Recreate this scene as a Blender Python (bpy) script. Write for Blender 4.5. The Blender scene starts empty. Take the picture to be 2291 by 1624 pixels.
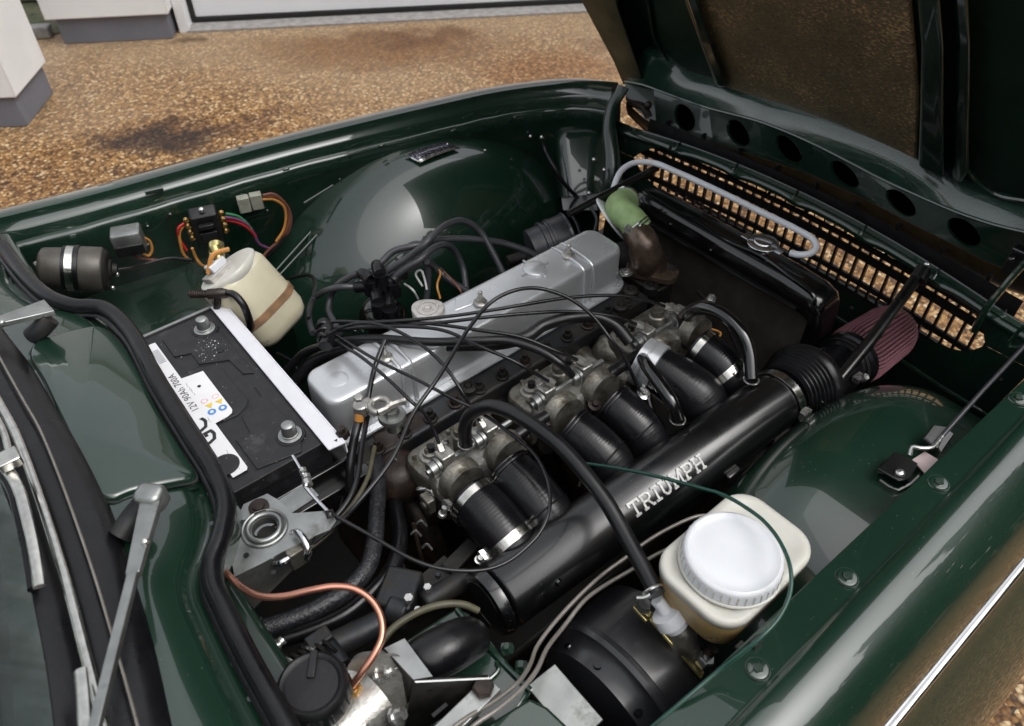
import bpy, bmesh, math, random
from mathutils import Vector as V, Matrix, noise
random.seed(7)
sc = bpy.context.scene
COL = sc.collection
R = math.radians
# ------------------------------------------------------------------ camera
FPX, W0, H0 = 1745.0, 2291.0, 1624.0          # measured on a 2291 px wide print
PITCH, YAW, CAMZ = R(44), R(50), 1.65
CAM = V((0, 0, CAMZ))
hd = V((math.cos(YAW), math.sin(YAW), 0)); RT = V((math.sin(YAW), -math.cos(YAW), 0)); UPV = V((0, 0, 1))
FW = hd * math.cos(PITCH) - UPV * math.sin(PITCH); UP = hd * math.sin(PITCH) + UPV * math.cos(PITCH)
cd = bpy.data.cameras.new('camera'); cam = bpy.data.objects.new('camera', cd); COL.objects.link(cam)
cam.matrix_world = Matrix(((RT.x, UP.x, -FW.x, CAM.x), (RT.y, UP.y, -FW.y, CAM.y), (RT.z, UP.z, -FW.z, CAM.z), (0, 0, 0, 1)))
cd.sensor_width = 36; cd.lens = 36 * FPX / W0; cd.clip_start = .02; cd.clip_end = 200
cd.dof.use_dof = True; cd.dof.focus_distance = 1.2; cd.dof.aperture_fstop = 6.3
sc.camera = cam
# ------------------------------------------------------------------ light
SUN_EL, SUN_AZ = R(60), R(-62)     # azimuth of the sun measured counter-clockwise from +X
w = bpy.data.worlds.new('World'); sc.world = w; w.use_nodes = True
nt = w.node_tree; nt.nodes.clear()
sky = nt.nodes.new('ShaderNodeTexSky'); sky.sky_type = 'NISHITA'; sky.sun_disc = False
sky.sun_elevation = SUN_EL; sky.sun_rotation = math.pi / 2 - SUN_AZ; sky.dust_density = 3.5; sky.ozone_density = 1.0; sky.air_density = 1.0
hsv = nt.nodes.new('ShaderNodeHueSaturation'); hsv.inputs['Saturation'].default_value = .16
bg = nt.nodes.new('ShaderNodeBackground'); bg.inputs[1].default_value = .15
wo = nt.nodes.new('ShaderNodeOutputWorld')
nt.links.new(sky.outputs[0], hsv.inputs['Color']); nt.links.new(hsv.outputs[0], bg.inputs[0]); nt.links.new(bg.outputs[0], wo.inputs[0])
sl = bpy.data.lights.new('sun', 'SUN'); sl.energy = .5; sl.angle = R(90); sl.color = (1, .97, .92)
so = bpy.data.objects.new('sun', sl); COL.objects.link(so)
sd = V((math.cos(SUN_AZ) * math.cos(SUN_EL), math.sin(SUN_AZ) * math.cos(SUN_EL), math.sin(SUN_EL)))
so.rotation_euler = sd.to_track_quat('Z', 'Y').to_euler(); so.location = (0, 0, 12)
vs = sc.view_settings; vs.view_transform = 'Standard'; vs.look = 'None'; vs.exposure = 0.95; vs.gamma = 1; vs.use_curve_mapping = False
sc.render.film_transparent = False
# ------------------------------------------------------------------ projection helpers (point of the print -> point of the place)
def ray(u, v): return FW * FPX + RT * (u - W0 / 2) - UP * (v - H0 / 2)
def P(u, v, z): d = ray(u, v); return CAM + d * ((z - CAM.z) / d.z)
def PX(u, v, x): d = ray(u, v); return CAM + d * (x / d.x)
def PPl(u, v, p0, n): d = ray(u, v); return CAM + d * ((p0 - CAM).dot(n) / d.dot(n))
def rpx(p, px): return px * (p - CAM).dot(FW) / FPX      # length of px print pixels at point p
# ------------------------------------------------------------------ materials
def new_mat(name):
    m = bpy.data.materials.new(name); m.use_nodes = True
    b = m.node_tree.nodes['Principled BSDF']; return m, m.node_tree, b
def N(t, typ, **k):
    n = t.nodes.new(typ)
    for a, b in k.items(): setattr(n, a, b)
    return n
def ramp(t, src, stops, interp='LINEAR'):
    r = N(t, 'ShaderNodeValToRGB'); r.color_ramp.interpolation = interp
    e = r.color_ramp.elements
    while len(e) < len(stops): e.new(.5)
    for i, (p, c) in enumerate(stops): e[i].position = p; e[i].color = (*c, 1) if len(c) == 3 else c
    t.links.new(src, r.inputs[0]); return r.outputs[0]
def mat(name, col, rough=.5, metal=0, coat=0, var=.25, scale=40, bump=0, bscale=200, rvar=.1, spec=.5, dirt=None, dirt_amt=.45, dscale=18, sss=0, dust=0, cior=1.5, coatr=.03):
    m, t, b = new_mat(name); L = t.links.new
    tc = N(t, 'ShaderNodeTexCoord'); src = tc.outputs['Object']
    n1 = N(t, 'ShaderNodeTexNoise'); n1.inputs['Scale'].default_value = scale; n1.inputs['Detail'].default_value = 6; L(src, n1.inputs[0])
    lo = tuple(max(0, c * (1 - var)) for c in col); hi = tuple(min(1, c * (1 + var)) for c in col)
    c = ramp(t, n1.outputs[0], [(.3, lo), (.7, hi)])
    if dirt:
        n2 = N(t, 'ShaderNodeTexNoise'); n2.inputs['Scale'].default_value = dscale; n2.inputs['Detail'].default_value = 8; n2.inputs['Roughness'].default_value = .7; L(src, n2.inputs[0])
        f = ramp(t, n2.outputs[0], [(dirt_amt, (0, 0, 0)), (dirt_amt + .18, (1, 1, 1))])
        mx = N(t, 'ShaderNodeMix', data_type='RGBA'); L(f, mx.inputs[0]); L(c, mx.inputs[6]); mx.inputs[7].default_value = (*dirt, 1); c = mx.outputs[2]
    if dust:
        n4 = N(t, 'ShaderNodeTexVoronoi'); n4.inputs['Scale'].default_value = 85; L(src, n4.inputs[0])
        f4 = ramp(t, n4.outputs['Distance'], [(.03, (dust,) * 3), (.075, (0, 0, 0))])
        mx = N(t, 'ShaderNodeMix', data_type='RGBA'); L(f4, mx.inputs[0]); L(c, mx.inputs[6]); mx.inputs[7].default_value = (.35, .36, .33, 1); c = mx.outputs[2]
    L(c, b.inputs['Base Color'])
    n3 = N(t, 'ShaderNodeTexNoise'); n3.inputs['Scale'].default_value = scale * .6; n3.inputs['Detail'].default_value = 5; L(src, n3.inputs[0])
    rr = N(t, 'ShaderNodeMapRange'); rr.inputs['To Min'].default_value = max(0.02, rough - rvar); rr.inputs['To Max'].default_value = min(1, rough + rvar); rr.inputs['From Min'].default_value = .3; rr.inputs['From Max'].default_value = .7
    L(n3.outputs[0], rr.inputs[0]); L(rr.outputs[0], b.inputs['Roughness'])
    b.inputs['Metallic'].default_value = metal; b.inputs['Coat Weight'].default_value = coat; b.inputs['Coat Roughness'].default_value = coatr
    b.inputs['Specular IOR Level'].default_value = spec; b.inputs['Coat IOR'].default_value = cior
    if sss: b.inputs['Subsurface Weight'].default_value = sss; b.inputs['Subsurface Radius'].default_value = (.02, .015, .01); b.inputs['Subsurface Scale'].default_value = .5
    if bump:
        nb = N(t, 'ShaderNodeTexNoise'); nb.inputs['Scale'].default_value = bscale; nb.inputs['Detail'].default_value = 4; L(src, nb.inputs[0])
        bp = N(t, 'ShaderNodeBump'); bp.inputs['Strength'].default_value = bump; bp.inputs['Distance'].default_value = .002; L(nb.outputs[0], bp.inputs['Height']); L(bp.outputs[0], b.inputs['Normal'])
    return m
M = {}
M['green'] = mat('green_paint', (.0072, .0240, .0148), .26, coat=1, var=.12, scale=6, rvar=.03, dust=.2, coatr=.015, cior=1.58)
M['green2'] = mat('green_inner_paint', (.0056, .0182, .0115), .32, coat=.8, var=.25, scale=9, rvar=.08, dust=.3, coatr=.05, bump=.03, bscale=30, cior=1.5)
M['green_rough'] = mat('green_speckled_paint', (.012, .040, .027), .34, coat=.9, var=.3, scale=30, rvar=.1, bump=.5, bscale=260, dust=.3, coatr=.07, cior=1.7)
M['rubber'] = mat('black_rubber', (.0045, .0045, .0055), .33, var=.35, scale=30, rvar=.12, bump=.12, bscale=120, dirt=(.013, .013, .015), dirt_amt=.6, spec=.42)
M['hose'] = mat('hose_rubber', (.0065, .0065, .0075), .34, var=.3, scale=60, rvar=.08, bump=.05, bscale=300)
M['hose_grey'] = mat('grey_lead_rubber', (.040, .041, .046), .36, var=.2, scale=50, rvar=.08)
M['cable'] = mat('black_cable', (.01, .01, .011), .25, var=.2, scale=50, rvar=.06)
M['black_gloss'] = mat('black_gloss_paint', (.003, .003, .0035), .2, coat=.8, var=.3, scale=30, rvar=.05, dust=.2, coatr=.12)
M['black_satin'] = mat('black_satin_paint', (.0028, .0028, .0032), .33, var=.3, scale=22, rvar=.10, dust=.3, coat=.5, coatr=.16, cior=1.7)
M['black_plastic'] = mat('black_plastic', (.006, .006, .007), .46, spec=.4, var=.3, scale=60, rvar=.08, bump=.15, bscale=500, dirt=(.03, .03, .031), dirt_amt=.62, dscale=30)
M['dark'] = mat('dark_grimy_metal', (.008, .0075, .007), .6, metal=.3, var=.5, scale=30, dirt=(.02, .016, .012), bump=.4, bscale=80)
M['iron'] = mat('grey_blue_cast_iron', (.022, .024, .028), .5, metal=.4, var=.3, scale=30, dirt=(.03, .026, .02), bump=.3, bscale=140)
M['silver'] = mat('silver_paint', (.58, .595, .61), .30, metal=.6, var=.07, scale=20, rvar=.05, coat=.15, coatr=.2, dirt=(.24, .24, .235), dirt_amt=.68, dscale=25)
M['cast'] = mat('dirty_cast_alloy', (.22, .21, .18), .40, metal=.75, var=.35, scale=45, dirt=(.085, .07, .045), dirt_amt=.48, dscale=40, bump=.5, bscale=160)
M['cast2'] = mat('clean_cast_alloy', (.42, .41, .38), .36, metal=.8, var=.3, scale=60, dirt=(.13, .10, .06), dirt_amt=.57, dscale=60, bump=.35, bscale=220)
M['steel'] = mat('bare_steel', (.33, .34, .33), .36, metal=.9, var=.25, scale=25, dirt=(.12, .12, .10), dirt_amt=.55, bump=.08, bscale=120)
M['chrome'] = mat('chrome', (.75, .76, .78), .12, metal=1, var=.1, scale=50, rvar=.06)
M['zinc'] = mat('zinc_screw', (.62, .62, .6), .25, metal=.9, var=.2, scale=200, rvar=.1)
M['band'] = mat('stainless_band', (.62, .61, .57), .2, metal=1, var=.15, scale=120, rvar=.08)
M['brass'] = mat('brass', (.45, .27, .09), .3, metal=.9, var=.3, scale=80)
M['gold'] = mat('gold_passivated', (.55, .47, .2), .25, metal=.9, var=.25, scale=80)
M['copper'] = mat('copper', (.58, .27, .19), .27, metal=.9, var=.12, scale=30, rvar=.06)
M['rust'] = mat('rusty_brown_metal', (.020, .013, .010), .5, metal=.3, var=.5, scale=50, dirt=(.06, .032, .018), dirt_amt=.55, dscale=50, bump=.4, bscale=120)
M['thermo'] = mat('brown_painted_casting', (.085, .058, .042), .28, metal=.5, var=.4, scale=40, dirt=(.12, .075, .045), dirt_amt=.6, bump=.3, bscale=60, coat=.3, coatr=.2)
M['white_plastic'] = mat('white_plastic', (.63, .645, .67), .32, var=.05, scale=20, sss=.2, rvar=.05)
M['cream'] = mat('aged_cream_plastic', (.52, .48, .35), .38, var=.12, scale=14, sss=.2, dirt=(.5, .44, .28), dirt_amt=.55, dscale=12)
M['res'] = mat('milky_plastic', (.52, .51, .46), .34, var=.06, scale=14, sss=.25, rvar=.06)
M['amber'] = mat('amber_fluid_plastic', (.50, .34, .14), .36, var=.12, scale=20, sss=.2)
M['white_strip'] = mat('white_painted_strip', (.62, .62, .66), .45, var=.06, scale=30)
M['label'] = mat('white_label', (.72, .72, .74), .4, var=.04, scale=30)
M['ink'] = mat('black_ink', (.015, .015, .016), .5)
M['grey_white'] = mat('pale_grey_metal', (.48, .46, .44), .5, metal=.2, var=.15, scale=90, bump=.3, bscale=300, dirt=(.3, .28, .25))
M['tube_white'] = mat('pale_grey_tube', (.62, .64, .68), .3, var=.06, scale=30, sss=.1)
M['green_hose'] = mat('pale_green_silicone', (.27, .39, .17), .5, var=.15, scale=60, bump=.15, bscale=300, dirt=(.22, .3, .13), dirt_amt=.6)
M['green_pipe'] = mat('dark_green_tube', (.008, .05, .035), .25, var=.15)
M['beige_pipe'] = mat('grey_beige_pipe', (.22, .205, .18), .32, metal=.4, var=.15)
M['olive_pipe'] = mat('olive_tube', (.08, .075, .045), .45, var=.2)
M['motor'] = mat('grey_brown_motor_paint', (.085, .078, .068), .42, metal=.4, var=.15, scale=60, rvar=.05)
M['red_filter'] = mat('pink_red_filter_gauze', (.17, .065, .082), .8, var=.3, scale=300, bump=.6, bscale=900)
M['can'] = mat('grey_black_canister', (.045, .046, .052), .36, metal=.3, var=.25, scale=40, dirt=(.09, .085, .085), dirt_amt=.6)
M['plinth'] = mat('grey_painted_plinth', (.155, .16, .19), .7, var=.1, scale=5, bump=.1, bscale=60, dirt=(.11, .115, .13), dirt_amt=.6, dscale=3)
M['wall'] = mat('white_painted_render', (.76, .77, .78), .75, var=.05, scale=4, bump=.25, bscale=120, dirt=(.5, .5, .5), dirt_amt=.68, dscale=3)
M['door'] = mat('white_garage_door_paint', (.74, .76, .79), .3, var=.03, scale=3)
M['stone'] = mat('pale_threshold_stone', (.27, .26, .25), .8, var=.25, scale=30, bump=.3, bscale=80)
M['lawn'] = mat('dull_grass', (.06, .07, .03), .9, var=.5, scale=30, bump=.8, bscale=60, dirt=(.12, .1, .06), dscale=6)
M['slab'] = mat('mossy_paving', (.10, .105, .08), .85, var=.3, scale=14, bump=.4, bscale=60, dirt=(.05, .055, .03), dscale=5)
M['hedge'] = mat('leaf_green', (.045, .07, .022), .6, var=.5, scale=3)
M['bark'] = mat('bark', (.08, .06, .045), .9, var=.4, scale=20)
M['strap'] = mat('tan_strap', (.27, .15, .07), .65, var=.3, scale=60, dirt=(.16, .09, .05))
M['padp'] = mat('faded_pink_label', (.42, .33, .33), .5, var=.1)
M['conn'] = mat('dull_clear_plastic', (.26, .26, .21), .3, var=.15, scale=60)
M['nose'] = mat('reflected_gravel_brown_paint', (.035, .024, .011), .3, var=.3, scale=20, coat=.4, coatr=.1)  # brown base colour paints in the gravel's reflection on the green nose skin
M['servo'] = mat('servo_black_paint', (.010, .010, .012), .36, var=.25, scale=14, rvar=.08, dust=.5, coat=.5, coatr=.2, cior=1.7)
M['letter'] = mat('silver_grey_letters', (.52, .52, .50), .4, metal=.1, var=.2, scale=90)
M['dash'] = mat('dark_dash', (.003, .008, .007), .5)
M['green_satin'] = mat('green_satin_paint', (.0062, .021, .0135), .5, var=.2, scale=20, spec=.3)
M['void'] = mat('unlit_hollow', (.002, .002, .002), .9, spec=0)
M['core'] = mat('radiator_core', (.04, .034, .025), .6, metal=.4, var=.4, scale=25)
for k, c in dict(w_red=(.45, .02, .02), w_org=(.5, .22, .05), w_brn=(.16, .06, .04), w_wht=(.6, .6, .58), w_grn=(.03, .2, .08), w_pur=(.16, .05, .13), w_blk=(.01, .01, .01), ic_b=(.08, .25, .6), ic_y=(.7, .5, .05), ic_p=(.75, .4, .42)).items():
    M[k] = mat(k + '_colour', c, .35, var=.1)
def fin_bump(m, scale, axis, strength=.5, dist=.002, colr=None):
    t = m.node_tree; b = t.nodes['Principled BSDF']; L = t.links.new
    tc = N(t, 'ShaderNodeTexCoord'); wv = N(t, 'ShaderNodeTexWave'); wv.bands_direction = axis; wv.inputs['Scale'].default_value = scale; wv.inputs['Distortion'].default_value = .3
    L(tc.outputs['Object'], wv.inputs[0]); bp = N(t, 'ShaderNodeBump'); bp.inputs['Strength'].default_value = strength; bp.inputs['Distance'].default_value = dist
    L(wv.outputs[0], bp.inputs['Height']); L(bp.outputs[0], b.inputs['Normal'])
fin_bump(M['core'], 110, 'Z', .7)
# braided hose: fine cross-hatched relief
M['braid'] = mat('braided_hose', (.012, .0125, .015), .36, var=.3, scale=60, bump=.7, bscale=300, rvar=.1, dirt=(.07, .07, .078), dirt_amt=.52, dscale=240)
# printed plate: rows of tiny lettering as noise
def plate_mat():
    m, t, b = new_mat('printed_plate'); L = t.links.new
    tc = N(t, 'ShaderNodeTexCoord'); mp = N(t, 'ShaderNodeMapping'); mp.inputs['Scale'].default_value = (260, 420, 1); L(tc.outputs['Object'], mp.inputs[0])
    n = N(t, 'ShaderNodeTexNoise'); n.inputs['Scale'].default_value = 1; n.inputs['Detail'].default_value = 2; L(mp.outputs[0], n.inputs[0])
    L(ramp(t, n.outputs[0], [(.52, (.02, .018, .03)), (.6, (.3, .3, .34))]), b.inputs['Base Color']); b.inputs['Roughness'].default_value = .3; b.inputs['Metallic'].default_value = .6; return m
M['plate'] = plate_mat()
# gravel
def gravel_mat():
    m, t, b = new_mat('resin_bound_gravel'); L = t.links.new
    tc = N(t, 'ShaderNodeTexCoord'); src = tc.outputs['Object']
    v = N(t, 'ShaderNodeTexVoronoi'); v.inputs['Scale'].default_value = 82; L(src, v.inputs[0])
    sp = N(t, 'ShaderNodeSeparateColor'); L(v.outputs['Color'], sp.inputs[0])
    c = ramp(t, sp.outputs[0], [(0, (.035, .017, .006)), (.14, (.115, .053, .015)), (.38, (.225, .108, .028)), (.62, (.33, .172, .048)), (.84, (.44, .265, .105)), (1, (.66, .52, .32))])
    edge = ramp(t, v.outputs['Distance'], [(.35, (1, 1, 1)), (.8, (.38, .31, .24))])
    mu = N(t, 'ShaderNodeMix', data_type='RGBA', blend_type='MULTIPLY'); mu.inputs[0].default_value = 1; L(c, mu.inputs[6]); L(edge, mu.inputs[7])
    # dry, paler, greyer areas against damp ochre ones
    n = N(t, 'ShaderNodeTexNoise'); n.inputs['Scale'].default_value = .75; n.inputs['Detail'].default_value = 5; n.inputs['Roughness'].default_value = .55; n.inputs['Distortion'].default_value = .4; L(src, n.inputs[0])
    f = ramp(t, n.outputs[0], [(.46, (0, 0, 0)), (.6, (1, 1, 1))])
    # the pale dry band along the garage
    sx = N(t, 'ShaderNodeSeparateXYZ'); L(src, sx.inputs[0])
    def lin(a, bb, cc):
        m1 = N(t, 'ShaderNodeMath', operation='MULTIPLY'); L(sx.outputs[0], m1.inputs[0]); m1.inputs[1].default_value = a
        m2 = N(t, 'ShaderNodeMath', operation='MULTIPLY_ADD'); L(sx.outputs[1], m2.inputs[0]); m2.inputs[1].default_value = bb; L(m1.outputs[0], m2.inputs[2])
        m3 = N(t, 'ShaderNodeMath', operation='ADD'); L(m2.outputs[0], m3.inputs[0]); m3.inputs[1].default_value = cc; return m3.outputs[0]
    dist = lin(.535, .845, -3.05)      # distance across the yard, growing towards the garage
    a = N(t, 'ShaderNodeMath', operation='MULTIPLY_ADD'); L(n.outputs[0], a.inputs[0]); a.inputs[1].default_value = 2.4; L(dist, a.inputs[2])
    f2 = ramp(t, a.outputs[0], [(.95, (0, 0, 0)), (1.0, (1, 1, 1))])
    gr = N(t, 'ShaderNodeMix', data_type='RGBA'); L(mu.outputs[2], gr.inputs[6]); gr.inputs[7].default_value = (.35, .265, .17, 1)
    mm = N(t, 'ShaderNodeMapRange'); mm.inputs['From Min'].default_value = 1.45; mm.inputs['From Max'].default_value = 2.3; mm.inputs['To Max'].default_value = .5; L(a.outputs[0], mm.inputs[0]); L(mm.outputs[0], gr.inputs[0])
    # oil and damp stains
    cur = gr.outputs[2]
    for (u, vv, rx, ry, col, amt) in STAINS:
        p = P(u, vv, 0); mp = N(t, 'ShaderNodeMapping', vector_type='TEXTURE'); mp.inputs['Location'].default_value = p; mp.inputs['Rotation'].default_value = (0, 0, R(-36)); mp.inputs['Scale'].default_value = (rx, ry, 1)
        dn = N(t, 'ShaderNodeTexNoise'); dn.inputs['Scale'].default_value = 5; dn.inputs['Detail'].default_value = 5; L(src, dn.inputs[0])
        ad = N(t, 'ShaderNodeVectorMath', operation='MULTIPLY_ADD'); L(dn.outputs['Color'], ad.inputs[0]); ad.inputs[1].default_value = (.45, .45, 0); L(src, ad.inputs[2])
        sb = N(t, 'ShaderNodeVectorMath', operation='SUBTRACT'); L(ad.outputs[0], sb.inputs[0]); sb.inputs[1].default_value = (.225, .225, 0)
        L(sb.outputs[0], mp.inputs[0]); ln = N(t, 'ShaderNodeVectorMath', operation='LENGTH'); L(mp.outputs[0], ln.inputs[0])
        ff = ramp(t, ln.outputs['Value'], [(.35, (amt,) * 3), (1.0, (0, 0, 0))])
        s = N(t, 'ShaderNodeMix', data_type='RGBA', blend_type='MULTIPLY'); L(ff, s.inputs[0]); L(cur, s.inputs[6]); s.inputs[7].default_value = (*col, 1); cur = s.outputs[2]
    L(cur, b.inputs['Base Color']); b.inputs['Roughness'].default_value = .62
    bp = N(t, 'ShaderNodeBump', invert=True); bp.inputs['Strength'].default_value = .8; bp.inputs['Distance'].default_value = .006; L(v.outputs['Distance'], bp.inputs['Height']); L(bp.outputs[0], b.inputs['Normal'])
    return m
STAINS = [(330, 310, .36, .16, (.16, .13, .11), .9), (400, 290, .5, .13, (.35, .25, .18), .8), (850, 110, .9, .33, (.62, .47, .33), .95), (960, 85, .45, .13, (.5, .36, .26), .7), (1250, 150, .6, .25, (.75, .55, .38), .8), (452, 92, .14, .06, (.3, .25, .2), .8), (625, 255, .2, .1, (.5, .4, .32), .6), (60, 400, .35, .2, (.55, .45, .35), .4), (1360, 100, .3, .08, (.5, .38, .3), .6)]
M['gravel'] = gravel_mat()
def felt_mat():
    m, t, b = new_mat('brown_fibrous_pad'); L = t.links.new
    tc = N(t, 'ShaderNodeTexCoord'); mp = N(t, 'ShaderNodeMapping'); mp.inputs['Rotation'].default_value = (0, 0, 0); mp.inputs['Scale'].default_value = (420, 130, 90); L(tc.outputs['Object'], mp.inputs[0])
    n = N(t, 'ShaderNodeTexNoise'); n.inputs['Scale'].default_value = 1; n.inputs['Detail'].default_value = 5; L(mp.outputs[0], n.inputs[0])
    n2 = N(t, 'ShaderNodeTexNoise'); n2.inputs['Scale'].default_value = 7; n2.inputs['Detail'].default_value = 5; L(tc.outputs['Object'], n2.inputs[0])
    a = N(t, 'ShaderNodeMath', operation='MULTIPLY_ADD'); L(n2.outputs[0], a.inputs[0]); a.inputs[1].default_value = .75; L(n.outputs[0], a.inputs[2])
    L(ramp(t, a.outputs[0], [(.65, (.075, .055, .026)), (1.05, (.19, .13, .058)), (1.45, (.40, .26, .11))]), b.inputs['Base Color'])
    b.inputs['Roughness'].default_value = .7; b.inputs['Coat Weight'].default_value = .9; b.inputs['Coat Roughness'].default_value = .3; b.inputs['Coat IOR'].default_value = 1.9; bp = N(t, 'ShaderNodeBump'); bp.inputs['Strength'].default_value = .6; bp.inputs['Distance'].default_value = .003; L(n.outputs[0], bp.inputs['Height']); L(bp.outputs[0], b.inputs['Normal']); return m
M['felt'] = felt_mat()
def batt_mat():
    m = mat('battery_case_plastic', (.011, .011, .013), .5, var=.3, scale=60, bump=.1, bscale=400, dirt=(.06, .06, .066), dirt_amt=.58, dscale=22, dust=.9); return m
M['batt'] = batt_mat()
def glass_mat():
    m, t, b = new_mat('windscreen_glass'); b.inputs['Base Color'].default_value = (.75, .85, .8, 1); b.inputs['Roughness'].default_value = .02; b.inputs['Transmission Weight'].default_value = 1; b.inputs['IOR'].default_value = 1.3; return m
M['glass'] = glass_mat()
# ------------------------------------------------------------------ mesh builder
def frame(n):
    n = n.normalized(); a = V((0, 0, 1)) if abs(n.z) < .9 else V((1, 0, 0))
    x = a.cross(n).normalized(); return x, n.cross(x)
def catmull(pts, k=6, closed=False):
    pts = [V(p) for p in pts]
    if len(pts) < 3 or k < 2: return pts
    q = [pts[0] * 2 - pts[1]] + pts + [pts[-1] * 2 - pts[-2]]
    out = []
    for i in range(1, len(q) - 2):
        p0, p1, p2, p3 = q[i - 1:i + 3]
        d0 = max((p1 - p0).length, 1e-6) ** .5; d1 = max((p2 - p1).length, 1e-6) ** .5; d2 = max((p3 - p2).length, 1e-6) ** .5
        m1 = ((p1 - p0) / d0 - (p2 - p0) / (d0 + d1) + (p2 - p1) / d1) * d1
        m2 = ((p2 - p1) / d1 - (p3 - p1) / (d1 + d2) + (p3 - p2) / d2) * d1
        for j in range(k):
            t = j / k; t2 = t * t; t3 = t2 * t
            out.append(p1 * (2 * t3 - 3 * t2 + 1) + m1 * (t3 - 2 * t2 + t) + p2 * (-2 * t3 + 3 * t2) + m2 * (t3 - t2))
    out.append(pts[-1]); return out
class B:
    def __init__(s): s.v = []; s.f = []; s.m = []; s.mi = 0
    def face(s, *i): s.f.append(tuple(i)); s.m.append(s.mi)
    def add(s, vs, fs):
        o = len(s.v); s.v += [V(x) for x in vs]
        for f in fs: s.face(*[o + i for i in f])
        return s
    def quad(s, a, b, c, d): return s.add([a, b, c, d], [(0, 1, 2, 3)])
    def rings(s, rings, cap0=True, cap1=True, closed=True):
        n = len(rings[0]); o = len(s.v)
        for r in rings: s.v += [V(x) for x in r]
        for i in range(len(rings) - 1):
            for j in range(n if closed else n - 1):
                a = o + i * n + j; b = o + i * n + (j + 1) % n; s.face(a, b, b + n, a + n)
        if cap0: s.face(*[o + j for j in range(n - 1, -1, -1)])
        if cap1: s.face(*[o + (len(rings) - 1) * n + j for j in range(n)])
        return s
    def box(s, c, sz, ax=None, taper=1.0):
        c = V(c); ax = ax or (V((1, 0, 0)), V((0, 1, 0)), V((0, 0, 1)))
        h = [d / 2 for d in sz]
        r = []
        for z, k in ((-1, 1), (1, taper)): r.append([c + ax[0] * (x * h[0] * k) + ax[1] * (y * h[1] * k) + ax[2] * (z * h[2]) for x, y in ((-1, -1), (1, -1), (1, 1), (-1, 1))])
        return s.rings(r)
    def bar(s, p0, p1, wd, th, up=V((0, 0, 1))):
        p0 = V(p0); p1 = V(p1); d = (p1 - p0); z = d.normalized(); x = z.cross(up)
        if x.length < 1e-4: x = V((1, 0, 0))
        x.normalize(); y = x.cross(z)
        return s.box((p0 + p1) / 2, (wd, th, d.length), (x, y, z))
    def cyl(s, p0, p1, r0, r1=None, n=20, cap=True):
        p0 = V(p0); p1 = V(p1); r1 = r0 if r1 is None else r1; x, y = frame(p1 - p0)
        ring = lambda p, r: [p + x * (r * math.cos(2 * math.pi * i / n)) + y * (r * math.sin(2 * math.pi * i / n)) for i in range(n)]
        return s.rings([ring(p0, r0), ring(p1, r1)], cap, cap)
    def lathe(s, p0, ax, prof, n=32, caps=True, sx=1.0, xdir=None):
        p0 = V(p0); ax = V(ax).normalized(); x, y = frame(ax)
        if xdir is not None: x = (xdir - ax * xdir.dot(ax)).normalized(); y = ax.cross(x)
        return s.rings([[p0 + ax * t + x * (r * sx * math.cos(2 * math.pi * i / n)) + y * (r * math.sin(2 * math.pi * i / n)) for i in range(n)] for t, r in prof], caps, caps)
    def tube(s, pts, r, n=12, k=6, caps=True, closed=False, flat=1.0):
        path = catmull(pts, k) if k > 1 else [V(p) for p in pts]
        m = len(path); rr = r if callable(r) else (lambda t: r)
        T = [(path[min(i + 1, m - 1)] - path[max(i - 1, 0)]).normalized() for i in range(m)]
        x, y = frame(T[0]); rings = []
        for i in range(m):
            if i: x = (x - T[i] * x.dot(T[i])).normalized(); y = T[i].cross(x)
            q = rr(i / (m - 1)); rings.append([path[i] + x * (q * math.cos(2 * math.pi * j / n)) + y * (q * flat * math.sin(2 * math.pi * j / n)) for j in range(n)])
        return s.rings(rings, caps, caps)
    def torus(s, c, ax, R0, r, n=32, k=8):
        c = V(c); x, y = frame(V(ax)); a = V(ax).normalized(); rings = []
        for i in range(n + 1):
            t = 2 * math.pi * i / n; d = x * math.cos(t) + y * math.sin(t)
            rings.append([c + d * (R0 + r * math.cos(2 * math.pi * j / k)) + a * (r * math.sin(2 * math.pi * j / k)) for j in range(k)])
        return s.rings(rings, False, False)
    def sphere(s, c, r, n=12, ax=None, sz=1.0):
        prof = [(-r * math.cos(math.pi * i / n) * sz, max(1e-4, r * math.sin(math.pi * i / n))) for i in range(n + 1)]
        return s.lathe(c, ax or (0, 0, 1), prof, n * 2)
    def hexa(s, p, ax, r, h): return s.lathe(p, ax, [(0, r), (h * .8, r), (h, r * .85)], 6)
    def prism(s, poly, off):
        off = V(off); return s.rings([[V(p) for p in poly], [V(p) + off for p in poly]])
    def rrect(s, o, ax, a, b, r, rings, q=6):
        """rounded rectangle outline half sizes a,b corner r; rings = (offset, height)"""
        o = V(o); out = []
        for off, h in rings:
            A, Bb, rr = a + off, b + off, max(.0005, min(r + off, a + off - 1e-4, b + off - 1e-4)); ring = []
            for cx, cy, t0 in ((A - rr, Bb - rr, 0), (-A + rr, Bb - rr, 90), (-A + rr, -Bb + rr, 180), (A - rr, -Bb + rr, 270)):
                for j in range(q + 1):
                    t = R(t0 + 90 * j / q); ring.append(o + ax[0] * (cx + rr * math.cos(t)) + ax[1] * (cy + rr * math.sin(t)) + ax[2] * h)
            out.append(ring)
        return s.rings(out)
    def grid(s, rows):
        n = len(rows[0]); o = len(s.v)
        for r in rows: s.v += [V(x) for x in r]
        for i in range(len(rows) - 1):
            for j in range(n - 1):
                a = o + i * n + j; s.face(a, a + 1, a + 1 + n, a + n)
        return s
XA, YA, ZA = V((1, 0, 0)), V((0, 1, 0)), V((0, 0, 1)); AX = (XA, YA, ZA)
def wloc(o):
    l = V((0, 0, 0))
    while o is not None: l += o.location; o = o.parent
    return l
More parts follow.
